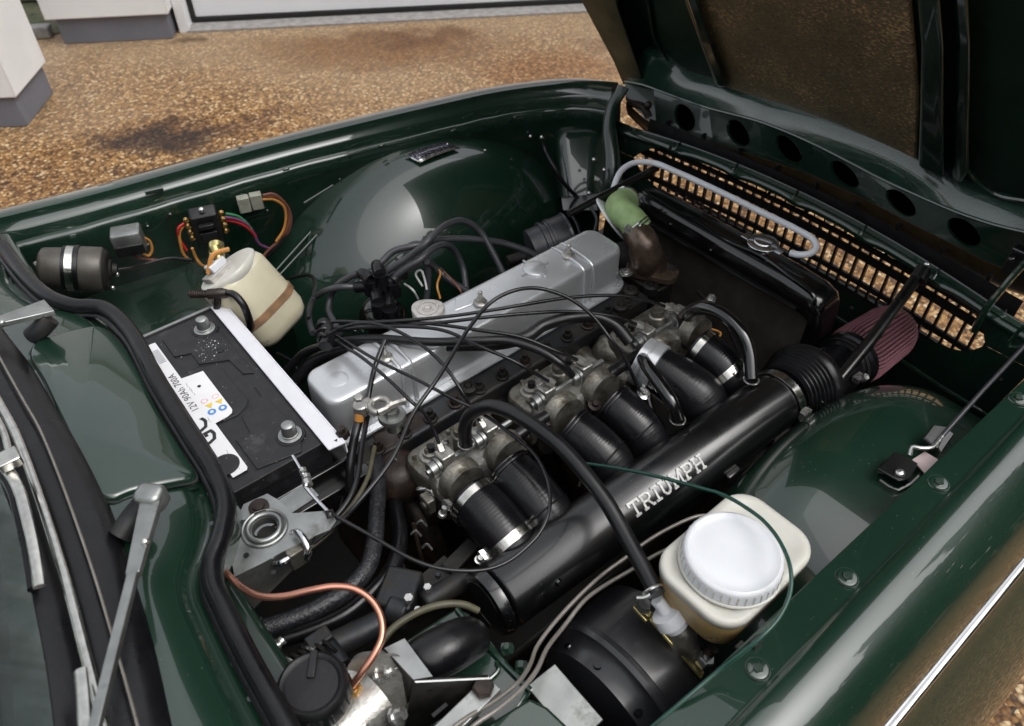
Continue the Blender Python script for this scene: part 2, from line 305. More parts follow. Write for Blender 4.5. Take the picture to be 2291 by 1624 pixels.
def obj(name, b, m, parent=None, sharp=38, bevel=0, solid=0, origin=None, sub=0):
    me = bpy.data.meshes.new(name)
    L = wloc(parent) if parent else V((0, 0, 0))
    o = bpy.data.objects.new(name, me); COL.objects.link(o)
    if parent: o.parent = parent
    elif origin is not None: o.location = origin; L = V(origin)
    else:
        mn = min(p.z for p in b.v); c = sum(b.v, V()) / len(b.v); o.location = (c.x, c.y, mn); L = V(o.location)
    me.from_pydata([tuple(p - L) for p in b.v], [], b.f)
    ms = m if isinstance(m, (list, tuple)) else [m]
    for x in ms: me.materials.append(M[x])
    if len(ms) > 1: me.polygons.foreach_set('material_index', b.m)
    bm = bmesh.new(); bm.from_mesh(me); bmesh.ops.recalc_face_normals(bm, faces=bm.faces); bm.to_mesh(me); bm.free()
    me.shade_smooth(); me.set_sharp_from_angle(angle=R(sharp))
    if solid:
        md = o.modifiers.new('s', 'SOLIDIFY'); md.thickness = solid; md.offset = 0
    if bevel:
        md = o.modifiers.new('b', 'BEVEL'); md.width = bevel; md.segments = 2; md.limit_method = 'ANGLE'; md.angle_limit = R(35); md.harden_normals = False
    if sub:
        md = o.modifiers.new('u', 'SUBSURF'); md.levels = sub; md.render_levels = sub
    return o
def tag(o, label, cat, group=None):
    o['label'] = label; o['category'] = cat
    if group: o['group'] = group
    return o
def thing(name, label, cat, loc, group=None):
    o = bpy.data.objects.new(name, None); COL.objects.link(o); o.location = loc; o.empty_display_size = .05; return tag(o, label, cat, group)
def struct(o): o['kind'] = 'structure'; return o
def stuff(o): o['kind'] = 'stuff'; return o
def zp(pts, zs):
    """print points with heights interpolated along the run"""
    n = len(pts); out = []
    for i, (u, v) in enumerate(pts):
        t = i / (n - 1) * (len(zs) - 1); k = min(int(t), len(zs) - 2); out.append(P(u, v, zs[k] + (zs[k + 1] - zs[k]) * (t - k)))
    return out
def hose(name, label, cat, pts, zs, wpx, m, group=None, n=12, parent=None, k=6):
    p = zp(pts, zs); r = rpx(p[len(p) // 2], wpx / 2)
    o = obj(name, B().tube(p, r, n, k), m, parent)
    if parent is None: tag(o, label, cat, group)
    return o
#@@SETTING
# ================================================================== ground and garage
g = B().grid([[(x, y, 0) for x in (-60, -10, -3, 0, 2, 5, 12, 60)] for y in (-60, -10, -3, 0, 2, 5, 12, 60)])
struct(obj('driveway', g, 'gravel', origin=(0, 0, 0)))
gd = (P(1290, 12, 0) - P(430, 55, 0)); gd.z = 0; gd.normalize(); gn = V((-gd.y, gd.x, 0))       # along and away from the garage front
if gn.y < 0: gn = -gn
o0 = P(475 * .895, 65 * .895, 0)
def G(a, d, z): return o0 + gd * a + gn * d + ZA * z
garage = thing('garage', 'white rendered garage with grey plinth and wide white door behind the green car', 'garage', G(1.5, 1, 0))
GA = (gd, gn, ZA)
def gbox(a0, a1, d0, d1, z0, z1): return B().box(G((a0 + a1) / 2, (d0 + d1) / 2, (z0 + z1) / 2), (a1 - a0, d1 - d0, z1 - z0), GA)
pw = (P(395, 82, 0) - P(150, 100, 0)).length
obj('plinth', gbox(-pw - .06, -.06, -.17, .3, 0, .135), 'plinth', garage, bevel=.004)
obj('wall', gbox(-pw - .10, -.04, -.20, .33, .135, 2.9), 'wall', garage, bevel=.006)
obj('door_jamb', gbox(-.038, .01, -.10, .33, 0, 2.4), 'wall', garage, bevel=.004)
obj('wall', gbox(4.2, 7.5, -.1, .33, 0, 2.9), 'wall', garage, bevel=.006)
obj('lintel', gbox(-.035, 4.195, -.1, .33, 2.405, 2.9), 'wall', garage)
gdr = B(); 
door = obj('garage_door', gbox(.035, 4.19, .03, .07, .035, 2.4), 'door', garage, bevel=.004)
obj('bottom_seal', gbox(.02, 4.19, .015, .08, .012, .034), 'w_blk', door)
obj('side_seal', gbox(.011, .033, .015, .08, .035, 2.4), 'w_blk', door)
obj('threshold', gbox(0, 4.2, -.10, .33, .001, .010), 'stone', garage)
# near porch pillar
pb = [P(0, 290, 0), P(62, 283, 0), P(120, 208, 0)]
e1 = (pb[2] - pb[1]); L1 = e1.length; e1.normalize(); e2 = V((-e1.y, e1.x, 0))
if (pb[0] - pb[1]).dot(e2) < 0: e2 = -e2
pil = thing('porch_pillar', 'white square pillar on grey plinth at the left edge of the gravel', 'pillar', pb[1] + e1 * .2 + e2 * .2)
pc = pb[1] + e1 * (L1 / 2) + e2 * (L1 / 2)
obj('plinth', B().box(pc + ZA * .07, (L1, L1, .14), (e1, e2, ZA)), 'plinth', pil, bevel=.004)
obj('shaft', B().box(pc + ZA * 1.42, (L1 + .035, L1 + .035, 2.56), (e1, e2, ZA)), 'wall', pil, bevel=.006)
# mossy paving and grass seen between pillar and garage
a, b_, c, d = P(70, 100, .004), P(170, 92, .004), P(150, 0, .004), P(60, -60, .004)
struct(obj('lawn', B().quad(G(-6, 3.2, .004), G(-pw - .02, 3.2, .004), G(-pw - .02, -.02, .004), G(-6, -.02, .004)), 'lawn'))
struct(obj('paving', B().box(G(-pw - 1.0, .9, .035), (1.5, .85, .05), GA), 'slab', bevel=.006))
struct(obj('kerb', B().box(G(-pw - 1.1, -.05, .03), (1.9, .07, .06), GA), 'stone', bevel=.008))
# trees behind the photographer, mirrored in the paint
tl = B(); rnd = random.Random(3)
for i in range(36):
    t = i / 35; ang = R(-178 + 164 * t) ; dd = 9.5 + 2.5 * rnd.random(); cx, cy = dd * math.cos(ang), dd * math.sin(ang); hh = 5.0 + 3.4 * rnd.random() + (1.9 if t > .5 else 0)
    tl.mi = 1; tl.cyl((cx, cy, 0), (cx, cy, hh * .6), .14, .06, 6, False); tl.mi = 0
    for j in range(760):
        z = .15 + hh * rnd.random() ** .8; rr = 1.5 * math.sqrt(max(.05, 1 - (z / hh) ** 2)) * rnd.random() ** .5; t2 = rnd.random() * 6.283
        p = V((cx + rr * math.cos(t2), cy + rr * math.sin(t2), z)); q = V((rnd.uniform(-1, 1), rnd.uniform(-1, 1), rnd.uniform(-1, 1))).normalized(); x, y = frame(q); s = .13 + .12 * rnd.random()
        tl.quad(p - x * s - y * s * .6, p + x * s - y * s * .6, p + x * s + y * s * .6, p - x * s + y * s * .6)
stuff(obj('treeline', tl, ['hedge', 'bark']))
#@@CAR
# ================================================================== car body
car = thing('sports_car', 'dark green classic sports car with its bonnet raised and engine bay open', 'car', (.7, .75, 0))
def bolt(b, p, ax, r=.006, h=.005, washer=True):
    if washer: b.lathe(p, ax, [(0, r * 1.9), (.0012, r * 1.9), (.0018, r * 1.5)], 16)
    b.hexa(V(p) + V(ax).normalized() * .001, ax, r, h)
# --- left front wing
OL = catmull([P(u, v, .86) for u, v in [(-260, 548), (-120, 514), (0, 485), (200, 435), (400, 380), (600, 325), (800, 275), (1000, 228), (1100, 206), (1200, 191), (1290, 184), (1370, 192)]], 5)
prof = [(.30, -.50), (.27, -.30), (.20, -.12), (.10, -.035), (.03, -.004), (.008, 0), (0, -.002), (-.002, -.008), (-.006, -.022), (-.010, -.0245), (-.013, -.029), (-.018, -.046), (-.021, -.0462), (-.027, -.0445), (-.032, -.047), (-.034, -.054), (-.036, -.07)]
rows = []
for i, p in enumerate(OL):
    tn = (OL[min(i + 1, len(OL) - 1)] - OL[max(i - 1, 0)]).normalized(); nn = V((-tn.y, tn.x, 0))
    if nn.y < 0: nn = -nn
    wob = .0015 * math.sin(i * 1.7)
    rows.append([p + nn * (a + (wob if a < -.017 else 0)) + ZA * h for a, h in prof])
obj('front_wing', B().grid(rows), 'green', car, sharp=50)
rows2 = [[r[-1], r[-1] + V((0, -.004, -.12)), r[-1] + V((0, -.006, -.45))] for r in rows]
obj('inner_wing', B().grid(rows2), 'green2', car)
for u, v in [(75, 522), (330, 457), (640, 378), (855, 325), (1155, 262), (1015, 292)]:
    p = P(u, v, .816); b = B(); b.box(p, (.014, .006, .005), (V((.97, -.2, 0)).normalized(), V((.2, .97, 0)).normalized(), ZA)); obj('spot_weld_tab', b, 'green', car, bevel=.002)
b = B(); p = P(345, 425, .842); b.tube([p + V((-.016, .004, 0)), p, p + V((.016, -.004, 0))], .005, 10, 3); obj('bump_stop', b, 'green', car)
def wing_y(x):
    for i in range(len(OL) - 1):
        if OL[i].x <= x <= OL[i + 1].x: return OL[i].y + (OL[i + 1].y - OL[i].y) * (x - OL[i].x) / (OL[i + 1].x - OL[i].x) - .042
    return 1.4
def onw(u, v, d=.0):
    z = .86
    while z > .45:
        p = P(u, v, z)
        if p.y > wing_y(p.x) - d: return p
        z -= .004
    return p
def zw(u, v, d=.0): return onw(u, v, d).z
# --- wheel arches
def arch_prof(ys, yf, fil, sgn, Rr):
    prof = [(ys, Rr), ((ys * .5 + (yf - sgn * fil) * .5), Rr)]
    for i in range(15):
        t = R(90) * i / 14; prof.append((yf - sgn * fil + sgn * fil * math.sin(t), Rr - fil + fil * math.cos(t)))
    return prof + [(yf + sgn * .002, (Rr - fil) * .7), (yf + sgn * .003, (Rr - fil) * .35), (yf + sgn * .0035, .02)]
def arch(xc, zc, Rr, ys, yf, fil, sgn, ex):
    b = B(); rows = []
    for y, r in arch_prof(ys, yf, fil, sgn, Rr): rows.append([V((xc + r * math.cos(t) * ex, y, zc + r * math.sin(t))) for t in [math.pi * (-.12 + 1.24 * i / 80) for i in range(81)]])
    b.grid(rows); return b
LA_ = (.865, .40, .395, 1.47, 1.12, .24, -1, 1.16); RA_ = (.86, .385, .415, .08, .350, .13, 1, 1.02)
obj('wheel_arch', arch(*LA_), 'green', car, sharp=80)
obj('wheel_arch', arch(*RA_), 'green', car, sharp=80)
def on_arch(u, v, A, lift=0):
    xc, zc, Rr, ys_, yf, fil, sgn, ex = A; pr_ = arch_prof(ys_, yf, fil, sgn, Rr); d = ray(u, v).normalized(); t = .6
    while t < 3:
        p = CAM + d * t
        if (p.y - yf) * sgn < 0:
            for (y0, r0), (y1, r1) in zip(pr_[:-1], pr_[1:]):
                if (p.y - y0) * (p.y - y1) <= 0:
                    rr = r0 + (r1 - r0) * (p.y - y0) / ((y1 - y0) or 1e-9)
                    if ((p.x - xc) / ex) ** 2 + (p.z - zc) ** 2 < (rr + lift) ** 2: return p
        t += .002
    return P(u, v, .75)
# flat closing panel round the left arch and ribs on the inner wing
for (u0, v0, u1, v1) in [((612), 612, 708, 505), (620, 622, 722, 512)]:
    obj('pressed_rib', B().tube([P(u0, v0, .66), P(u1, v1, .70)], .003, 8, 2), 'green', car)
obj('pressed_rib', B().tube([P(680, 455, .76), P(745, 415, .77)], .003, 8, 2), 'green', car)
hole = P(722, 385, .775); b = B(); b.torus(hole, (0, -1, .25), .017, .003); obj('hole_rim', b, 'green', car)
b = B(); b.lathe(hole + V((0, .002, 0)), (0, -1, .25), [(0, .016), (.001, .016)], 24); obj('hole', b, 'w_blk', car)
# chassis plate
pp = [on_arch(905, 350, LA_, .003), on_arch(998, 320, LA_, .003), on_arch(1030, 335, LA_, .003), on_arch(940, 368, LA_, .003)]
plate = thing('chassis_plate', 'small curved metal plate with rows of stamped text on the left wheel arch', 'plate', sum(pp, V()) / 4)
pn = (pp[2] - pp[0]).cross(pp[3] - pp[1]).normalized(); pn = pn if pn.z > 0 else -pn
def bend(a, b_, c, d, lift, m=8, sag=.005):
    rows = []
    for i in range(m + 1):
        t = i / m; s = sag * (1 - (2 * t - 1) ** 2); rows.append([a.lerp(b_, t) + pn * (lift + s), d.lerp(c, t) + pn * (lift + s)])
    return B().grid(rows)
obj('plate_edge', bend(*pp, .004), 'zinc', plate, solid=.0012)
c0 = sum(pp, V()) / 4; q = [c0 + (p - c0) * .93 for p in pp]
q2 = [q[0], q[1], q[1].lerp(q[2], .78), q[0].lerp(q[3], .78)]
obj('stamped_text', bend(*q2, .0052), 'plate', plate, solid=.0004)
for t in (.07, .93): obj('rivet', B().sphere(q[0].lerp(q[1], t).lerp(q[3].lerp(q[2], t), .7 if t < .5 else .35) + pn * .007, .0028, 8), 'chrome', plate)
# --- bulkhead, shelf, floor of the bay
b = B(); b.box((.20, 1.30, .55), (.42, .32, .25)); obj('battery_shelf', b, 'green2', car, bevel=.006)
b = B(); b.box((-.02, .80, .62), (.16, 1.36, .46)); obj('bulkhead', b, 'green2', car, bevel=.01)
b = B(); b.box((.80, .80, .16), (1.75, 1.34, .03)); obj('under_tray', b, 'dark', car)
b = B(); b.box((.75, 1.10, .30), (1.1, .08, .14)); b.box((.75, .50, .30), (1.1, .08, .14)); b.box((1.05, .8, .24), (.1, .7, .1)); obj('chassis_rail', b, 'dark', car, bevel=.01)
b = B(); b.box((-.70, .70, .62), (1.10, 1.46, .5)); obj('dashboard', b, 'w_blk', car)
# --- scuttle between windscreen and seal
WS = [(-60, 640), (0, 735), (50, 800), (110, 900), (160, 980), (230, 1120), (290, 1300), (330, 1440), (370, 1624), (400, 1760), (470, 2080), (540, 2440)]
SE = [(-60, 470), (0, 545), (60, 622), (110, 665), (165, 685), (230, 690), (290, 740), (350, 850), (430, 980), (480, 1060), (505, 1130), (495, 1200), (475, 1260), (478, 1310), (500, 1360), (560, 1480), (640, 1624), (700, 1740), (790, 1925), (880, 2140)]
ws = catmull([P(u, v, .925) for u, v in WS], 8); se = catmull([P(u, v, .885) for u, v in SE], 8)
def resample(path, m):
    L = [0]
    for i in range(1, len(path)): L.append(L[-1] + (path[i] - path[i - 1]).length)
    out = []; k = 0
    for i in range(m):
        s = L[-1] * i / (m - 1)
        while k < len(L) - 2 and L[k + 1] < s: k += 1
        out.append(path[k].lerp(path[k + 1], min(1, (s - L[k]) / max(1e-9, L[k + 1] - L[k]))))
    return out
def by_y(path, ys):
    out = []
    for y in ys:
        for i in range(len(path) - 1):
            a, c = path[i], path[i + 1]
            if (a.y - y) * (c.y - y) <= 0 and a.y != c.y: out.append(a.lerp(c, (y - a.y) / (c.y - a.y))); break
        else: out.append(min(path, key=lambda p: abs(p.y - y)))
    return out
ys = [1.36 - 1.21 * i / 84 for i in range(85)]
wA, sA = by_y(ws, ys), by_y(se, ys)
rows = []
for a, c in zip(wA, sA):
    d = c - a; L = d.length; e = d.normalized(); hz = V((e.x, e.y, 0)).normalized()
    edge = .032 if L > .07 else L * .3
    r = [a + V((-.03, 0, .012)), a]
    for t in (.25, .5, .75): r.append(a.lerp(c - e * (edge + .012), t) + ZA * (.006 * math.sin(math.pi * t)))
    r += [c - e * (edge + .012) + ZA * .003, c - e * (edge + .006) + ZA * .001, c - e * edge - ZA * .011, c - e * (edge - .005) - ZA * .012, c - e * (edge - .009) - ZA * .007, c - ZA * .006, c + e * .012 - ZA * .006, c + e * .014 - ZA * .05, c + e * .014 - ZA * .12]
    rows.append(r)
obj('scuttle_panel', B().grid(rows), 'green', car, sharp=45)
def scz(x, y):
    k = min(range(len(ys)), key=lambda i: abs(ys[i] - y)); a, c = wA[k], sA[k]; t = (x - a.x) / max(1e-4, c.x - a.x); t = max(0, min(1, t))
    return a.z + (c.z - a.z) * t + .006 * math.sin(math.pi * t)
# raised vent lid
def lidpath(z): return [P(u, v, z) for u, v in [(92, 772), (150, 745), (212, 718), (255, 740), (290, 790), (345, 900), (405, 1000), (428, 1052), (380, 1078), (300, 1112), (262, 1132), (228, 1125), (205, 1085), (160, 985), (110, 870), (78, 808)]]
lp = catmull(lidpath(.915) + [lidpath(.915)[0]], 4)[:-1]; cc = sum(lp, V()) / len(lp)
lp = [V((p.x, p.y, scz(p.x, p.y) + .0085)) for p in lp]; cc = sum(lp, V()) / len(lp)
gv = [p + (p - cc).normalized() * .004 - ZA * .0065 for p in lp]
obj('lid_gap', B().rings([gv, [p - ZA * .0015 for p in gv]]), 'w_blk', car)
rg = []
for off, h in ((-.002, -.020), (0, -.005), (.003, -.001), (.006, 0)): rg.append([p + (cc - p).normalized() * off + ZA * h for p in lp])
b = B(); b.rings(rg, False, True); obj('scuttle_lid', b, 'green', car, sharp=60)
# seal
sealc = [P(u, v, .905) for u, v in SE]
b = B(); b.tube(sealc, .0112, 16, 8, flat=1.12); seal = obj('bulkhead_seal', b, 'rubber', car, sharp=80)
b = B(); b.tube([p + V((-.007, .001, -.008)) for p in sealc], .009, 10, 8, flat=.5); obj('seal_lip', b, 'rubber', seal)
# windscreen
wsr = catmull([P(u, v, .934) for u, v in WS], 6)
def off(path, dx, dz): return [p + V((dx, 0, dz)) for p in path]
b = B(); b.grid([[p + V((.004, 0, -.012)), p + V((.002, 0, .002)), p + V((-.012, 0, .009)), p + V((-.024, 0, .014)), p + V((-.036, 0, .018)), p + V((-.050, 0, .022)), p + V((-.056, 0, .018)), p + V((-.064, 0, .024)), p + V((-.080, 0, .031)), p + V((-.086, 0, .024))] for p in wsr]); gask = obj('windscreen_gasket', b, 'rubber', car, sharp=70)
ch = catmull([P(u, v, .966) for u, v in [(-60, 790), (0, 905), (30, 960), (62, 1040), (100, 1150), (150, 1310), (190, 1460), (235, 1640), (260, 1760)]], 6)
b = B(); b.tube(ch, .0052, 12, 1, flat=.7); obj('chrome_trim', b, 'band', car)
b = B(); b.tube([p + V((.023, 0, -.0105)) for p in ch], .0015, 6, 1); obj('gasket_seam', b, 'beige_pipe', car)
rows = []
for p in wsr: rows.append([p + V((-.080, 0, .028)) + V((-.62, 0, .78)) * t for t in (0, .1, .2, .35)])
b = B(); b.grid(rows); obj('windscreen', b, 'glass', car, solid=.005)
b = B(); b.grid([[p + V((-.088, 0, .004)), p + V((-.13, 0, -.01)), p + V((-.19, 0, -.02)), p + V((-.24, 0, -.10))] for p in wsr]); obj('dash_top', b, 'dash', car)
# --- right front wing
def wing_row(x):
    f = (x - .3) / .75; yl = .144 - .011 * f; yo = .096 + .004 * f
    if x > 1.05: yl -= 0; 
    return [V((x, yl + .004, .800)), V((x, yl + .002, .838)), V((x, yl, .8495)), V((x, yl - .003, .851)), V((x, yo + .004, .850)), V((x, yo, .852)), V((x, yo - .003, .857)), V((x, yo - .012, .8605)), V((x, .070, .860)), V((x, .048, .853)), V((x, .028, .839)), V((x, .012, .820)), V((x, .001, .795)), V((x, -.004, .775)), V((x, -.008, .763)), V((x, -.012, .752)), V((x, -.024, .738)), V((x, -.036, .722)), V((x, -.048, .705)), V((x, -.060, .687)), V((x, -.071, .667)), V((x, -.080, .645)), V((x, -.0865, .622)), V((x, -.090, .598)), V((x, -.092, .56)), V((x, -.092, .5)), V((x, -.085, .4)), V((x, -.07, .25))]
xs = [-.1 + 1.15 * i / 24 for i in range(25)]
b = B(); b.grid([wing_row(x) for x in xs])
rows = []
for i in range(1, 7):
    x = 1.05 + .35 * i / 6; rr = wing_row(x); s = .004 * i * i / 10
    rows.append([q + V((0, -s * 2 if k < 6 else -s, -s * (1 if k < 14 else .2))) for k, q in enumerate(rr)])
b.grid([wing_row(1.05)] + rows)
rw = obj('front_wing', b, 'green', car, sharp=50)
b = B(); b.tube([V((x, -.0085, .765)) for x in (-.1, .2, .5, .8, 1.1, 1.4)], .0048, 10, 2, flat=.8); obj('chrome_side_strip', b, 'chrome', rw)
for u, v in [(1695, 1497), (1895, 1292), (2100, 1080), (2278, 892)]:
    b = B(); bolt(b, P(u, v, .8515), ZA, .0058, .004); b.torus(P(u, v, .8512), ZA, .0125, .0012, 20, 6); obj('flange_bolt', b, 'green', rw)
b = B(); b.grid([[V((x, .142, .80)), V((x, .135, .74)), V((x, .11, .40)), V((x, .10, .2))] for x in (-.1, .3, .8, 1.3)]); obj('inner_wing', b, 'green2', car)
# --- front panel with grille opening
def fx(y): return 1.30 + .035 * max(0, 1 - ((y - .68) / .44) ** 2)
yy = [1.16 - 1.04 * i / 52 for i in range(53)]
def op(y):   # opening bottom and top at y
    t = (y - .665) / .425
    if abs(t) >= 1: return None
    k = (1 - abs(t) ** 5) ** .5; return .709 - .068 * k, .709 + .068 * k
def rail_z(y): t = (y - .665) / .48; return .769 + .020 * (1 - t * t)
def fcol(y):
    o = op(y); zb, zt = o if o else (.7089, .7091); x = fx(y); return [V((x - .02, y, .42)), V((x - .004, y, .58)), V((x, y, zb))], [V((x, y, zt)), V((x + .002, y, rail_z(y)))]
b = B(); b.grid([fcol(y)[0] for y in yy]); b.grid([fcol(y)[1] for y in yy])
fp = obj('front_panel', b, 'green2', car)
b = B(); rows = []
for y in [1.18 - 1.06 * i / 60 for i in range(61)]:
    x = fx(y); rz = rail_z(y) - .797; notch = sum(math.exp(-((y - c) / .02) ** 2) for c in (.98, .83, .68, .52, .36)) * .010
    rows.append([V((x - .004 - notch * .8, y, .781 + rz)), V((x - .002 - notch * .8, y, .789 + rz)), V((x + .001, y, .7925 + rz)), V((x + .013, y, .7960 + rz)), V((x + .0155, y, .7990 + rz)), V((x + .0175, y, .7985 + rz)), V((x + .018, y, .790 + rz))])
b.grid(rows); obj('front_top_rail', b, 'green', car, sharp=50, solid=.002)
for y in (.99, .84, .69, .53, .37, .27):
    x = fx(y); rz = rail_z(y) - .797; b = B(); b.tube([V((x - .008, y, .787 + rz)), V((x + .004, y + .002, .797 + rz)), V((x + .014, y + .004, .800 + rz))], .0022, 8, 4); obj('rail_clip', b, 'green', car)
b = B(); b.tube([V((fx(y) - .030, y, .60)) for y in (.58, .45, .3, .15)], .004, 8, 3); obj('lower_rail', b, 'green', car)
# --- grille (black plastic, three rows)
gr = B(); grille = obj('grille', B().add([V((1.45, .665, .6))] * 0 + [V((1.405, 1.10, .60)), V((1.405, .23, .60)), V((1.411, .23, .606)), V((1.411, 1.10, .606))], [(0, 1, 2, 3)]), 'black_plastic', car)
def gz(y, f):
    return .638 + .145 * f - .012
for f0, f1, dp in ((-.04, .08, .008), (.19, .27, .006), (.58, .69, .006), (.76, .82, .008)):
    b = B(); rows = []
    for y in [1.10 - .87 * i / 24 for i in range(25)]:
        x = fx(y) + .026; a0, a1 = gz(y, f0), gz(y, f1); rows.append([V((x - dp / 2, y, a0)), V((x + dp / 2, y, a0)), V((x + dp / 2, y, a1)), V((x - dp / 2, y, a1))])
    b.rings(rows); obj('grille_rail', b, 'black_plastic', grille)
nb = 36
for i in range(nb):
    y = 1.085 - .84 * i / (nb - 1); x = fx(y) + .026
    b = B(); b.box((x, y, (gz(y, 0) + gz(y, .82)) / 2), (.009, .0048, gz(y, .82) - gz(y, 0))); obj('grille_bar', b, 'black_plastic', grille)
    b = B(); z = gz(y, .82); b.tube([V((x - .004, y - .006, z)), V((x - .010, y - .009, z + .012)), V((x - .012, y - .006, z + .024)), V((x - .006, y - .002, z + .034))], .0016, 6, 3); obj('grille_hook', b, 'black_plastic', grille)
b = B(); rows = []
for y in [1.10 - .87 * i / 24 for i in range(25)]:
    x = fx(y) + .036; z = gz(y, .86); rows.append([V((x, y, z)), V((x + .004, y, z + .045))])
b.grid(rows); obj('grille_back_panel', b, 'black_plastic', grille)
# outer grille seen through the gap under the bonnet
for i in range(9):
    y = 1.06 - .095 * i; b = B(); b.box((fx(y) + .055, y, .765), (.012, .006, .07)); obj('grille_tab', b, 'black_plastic', grille)
b = B(); rows = []
for y in [1.18 - 1.0 * i / 24 for i in range(25)]:
    x = fx(y); rows.append([V((x + .035, y, .700)), V((x + .07, y, .705)), V((x + .12, y, .72)), V((x + .15, y, .76))])
# --- headlamp bucket, left front corner
b = B(); hb = P(1300, 320, .74)
b.rrect(P(1300, 345, .68), (V((.86, -.5, 0)), V((.42, .72, -.55)).normalized(), V((.27, .47, .84)).normalized()), .075, .085, .03, [(0, -.10), (0, .03), (-.006, .045), (-.018, .055), (-.035, .06)]); obj('headlamp_bucket', b, 'green', car, sharp=60)
b = B(); b.grid([[P(1225, 245, .80), P(1290, 240, .80), P(1372, 250, .80)], [P(1235, 300, .74), P(1300, 300, .74), P(1385, 330, .74)], [P(1260, 470, .60), P(1320, 470, .60), P(1400, 470, .60)]]); obj('front_corner_panel', b, 'green2', car)
for u, v, z in ((1329, 357, .745), (1352, 380, .735), (1212, 307, .76), (1187, 305, .75), (1318, 432, .70)):
    obj('screw', B().sphere(P(u, v, z + .01), .005, 8), 'zinc', car)
#@@BONNET
# ================================================================== bonnet (hinged at the nose, standing open)
BA = R(57); bd = V((-math.cos(BA), 0, math.sin(BA))); bn = V((-math.sin(BA), 0, -math.cos(BA)))   # up the bonnet; towards the engine
bp0 = V((1.425, 0, .86))
def Q(u, v, l=0.0): return PPl(u, v, bp0 + bn * l, bn)
_bp = [Q(*q, -.035) for q in [(1250, -160), (1395, 190), (1470, 130), (1600, 190), (1800, 262), (2000, 345), (2140, 415), (2330, 500)]]
be_y = .15; _c = Q(2330, 500, -.035); _bp += [V((_c.x, be_y, _c.z)), V((_c.x, be_y, _c.z)) + bd * 1.05]; _t = Q(1250, -160, -.035); _bp.append(V((0, _t.y + .02, 0)) + V((_c.x, 0, _c.z)) + bd * 1.05)
bonnet = obj('bonnet', B().prism(_bp, -bn * .004), ['green_satin'], car)
# stiffening frame round the pad: thick ribs
def rib(pts, l0, l1, name='bonnet_rib', m='green2', bev=.006):
    b = B(); a = [Q(u, v, l0) for u, v in pts]; c = [Q(u, v, l1) for u, v in pts]; c0 = sum(c, V()) / len(c); b.rings([a, c], False, True); return obj(name, b, m, bonnet, bevel=bev, sharp=35)
rib([(1300, 0), (1397, 182), (1440, 178), (1385, 20), (1350, -160), (1245, -160)], -.034, .014, 'side_flange', 'green_satin')
obj('pressed_line', B().tube([Q(u, v, -.028) for u, v in [(1440, -60), (1452, 20), (1466, 90), (1500, 140), (1548, 172), (1600, 190)]], .004, 8, 6), 'green', bonnet)
rib([(1505, -160), (1535, 0), (1604, 192), (1625, 196), (1560, 0), (1535, -160)], -.034, -.006, 'bonnet_rib')
rib([(2040, -160), (2062, 100), (2055, 372), (2112, 396), (2112, 100), (2092, -160)], -.034, .006)
rib([(2120, -160), (2140, 100), (2130, 395), (2150, 410), (2168, 380), (2172, 100), (2160, -160)], -.034, -.010)
obj('pressed_line', B().tube([Q(u, v, -.022) for u, v in [(2150, -60), (2160, 150), (2155, 330), (2175, 395), (2230, 435), (2300, 450), (2400, 470)]], .005, 8, 6), 'green', bonnet)
pad = [(1500, -160), (1540, 0), (1608, 188), (1700, 226), (1800, 262), (1900, 296), (2000, 338), (2056, 366), (2062, 200), (2045, 0), (2035, -160)]
b = B(); b.prism([Q(u, v, -.033) for u, v in pad], bn * .010); obj('insulation_pad', b, 'felt', bonnet, bevel=.004)
# front beam with speckled top
TE = [(1438, 118), (1470, 130), (1520, 168), (1590, 192), (1700, 226), (1800, 258), (1900, 298), (2000, 342), (2070, 378), (2140, 418), (2220, 448), (2330, 480), (2420, 510)]
RE = [(1398, 182), (1440, 190), (1500, 212), (1580, 240), (1700, 272), (1800, 312), (1900, 362), (1960, 394), (2060, 440), (2130, 470), (2200, 496), (2300, 520), (2420, 560)]
BE = [(1400, 225), (1440, 262), (1490, 292), (1570, 312), (1690, 348), (1790, 382), (1880, 420), (1950, 452), (2040, 500), (2130, 545), (2220, 590), (2320, 625), (2420, 660)]
te = resample(catmull([Q(u, v, -.015) for u, v in TE], 6), 61); re_ = resample(catmull([Q(u, v, .018) for u, v in RE], 6), 61); be = resample(catmull([PX(u, v, 1.392) for u, v in BE], 6), 61)
b = B(); b.grid([[Q(*q, 0) * 0 + t_ - bn * .02 for q in [(0, 0)]] + [t_, t_.lerp(r_, .5) + bn * .004, r_ + bn * .001] for t_, r_ in zip(te, re_)]); obj('front_beam', b, 'green_rough', bonnet, sharp=60)
obj('beam_edge', B().tube(re_[::4], .0035, 8, 3), 'green_rough', bonnet)
# beam face with six oval holes
holes = [(1530, 250), (1648, 286), (1766, 332), (1886, 383), (2016, 442), (2156, 510)]
cuts = []
for i in range(61):
    pass
def facept(s, t):
    i = s * 60; k = min(59, int(i)); f = i - k; a = re_[k].lerp(re_[k + 1], f); c = be[k].lerp(be[k + 1], f); return a.lerp(c, t)
def inv(u, v):
    best = None
    for i in range(301):
        for j in (.35, .5, .65):
            p = facept(i / 300, j); d = p - CAM; wz = d.dot(FW); pu = W0 / 2 + FPX * d.dot(RT) / wz; pv = H0 / 2 - FPX * d.dot(UP) / wz
            e = (pu - u) ** 2 + (pv - v) ** 2
            if best is None or e < best[0]: best = (e, i / 300)
    return best[1]
sc_ = [inv(u, v) for u, v in holes]; bound = [0] + [(a + c) / 2 for a, c in zip(sc_[:-1], sc_[1:])] + [min(1, sc_[-1] + .10), 1.0]
b = B(); tubeb = []
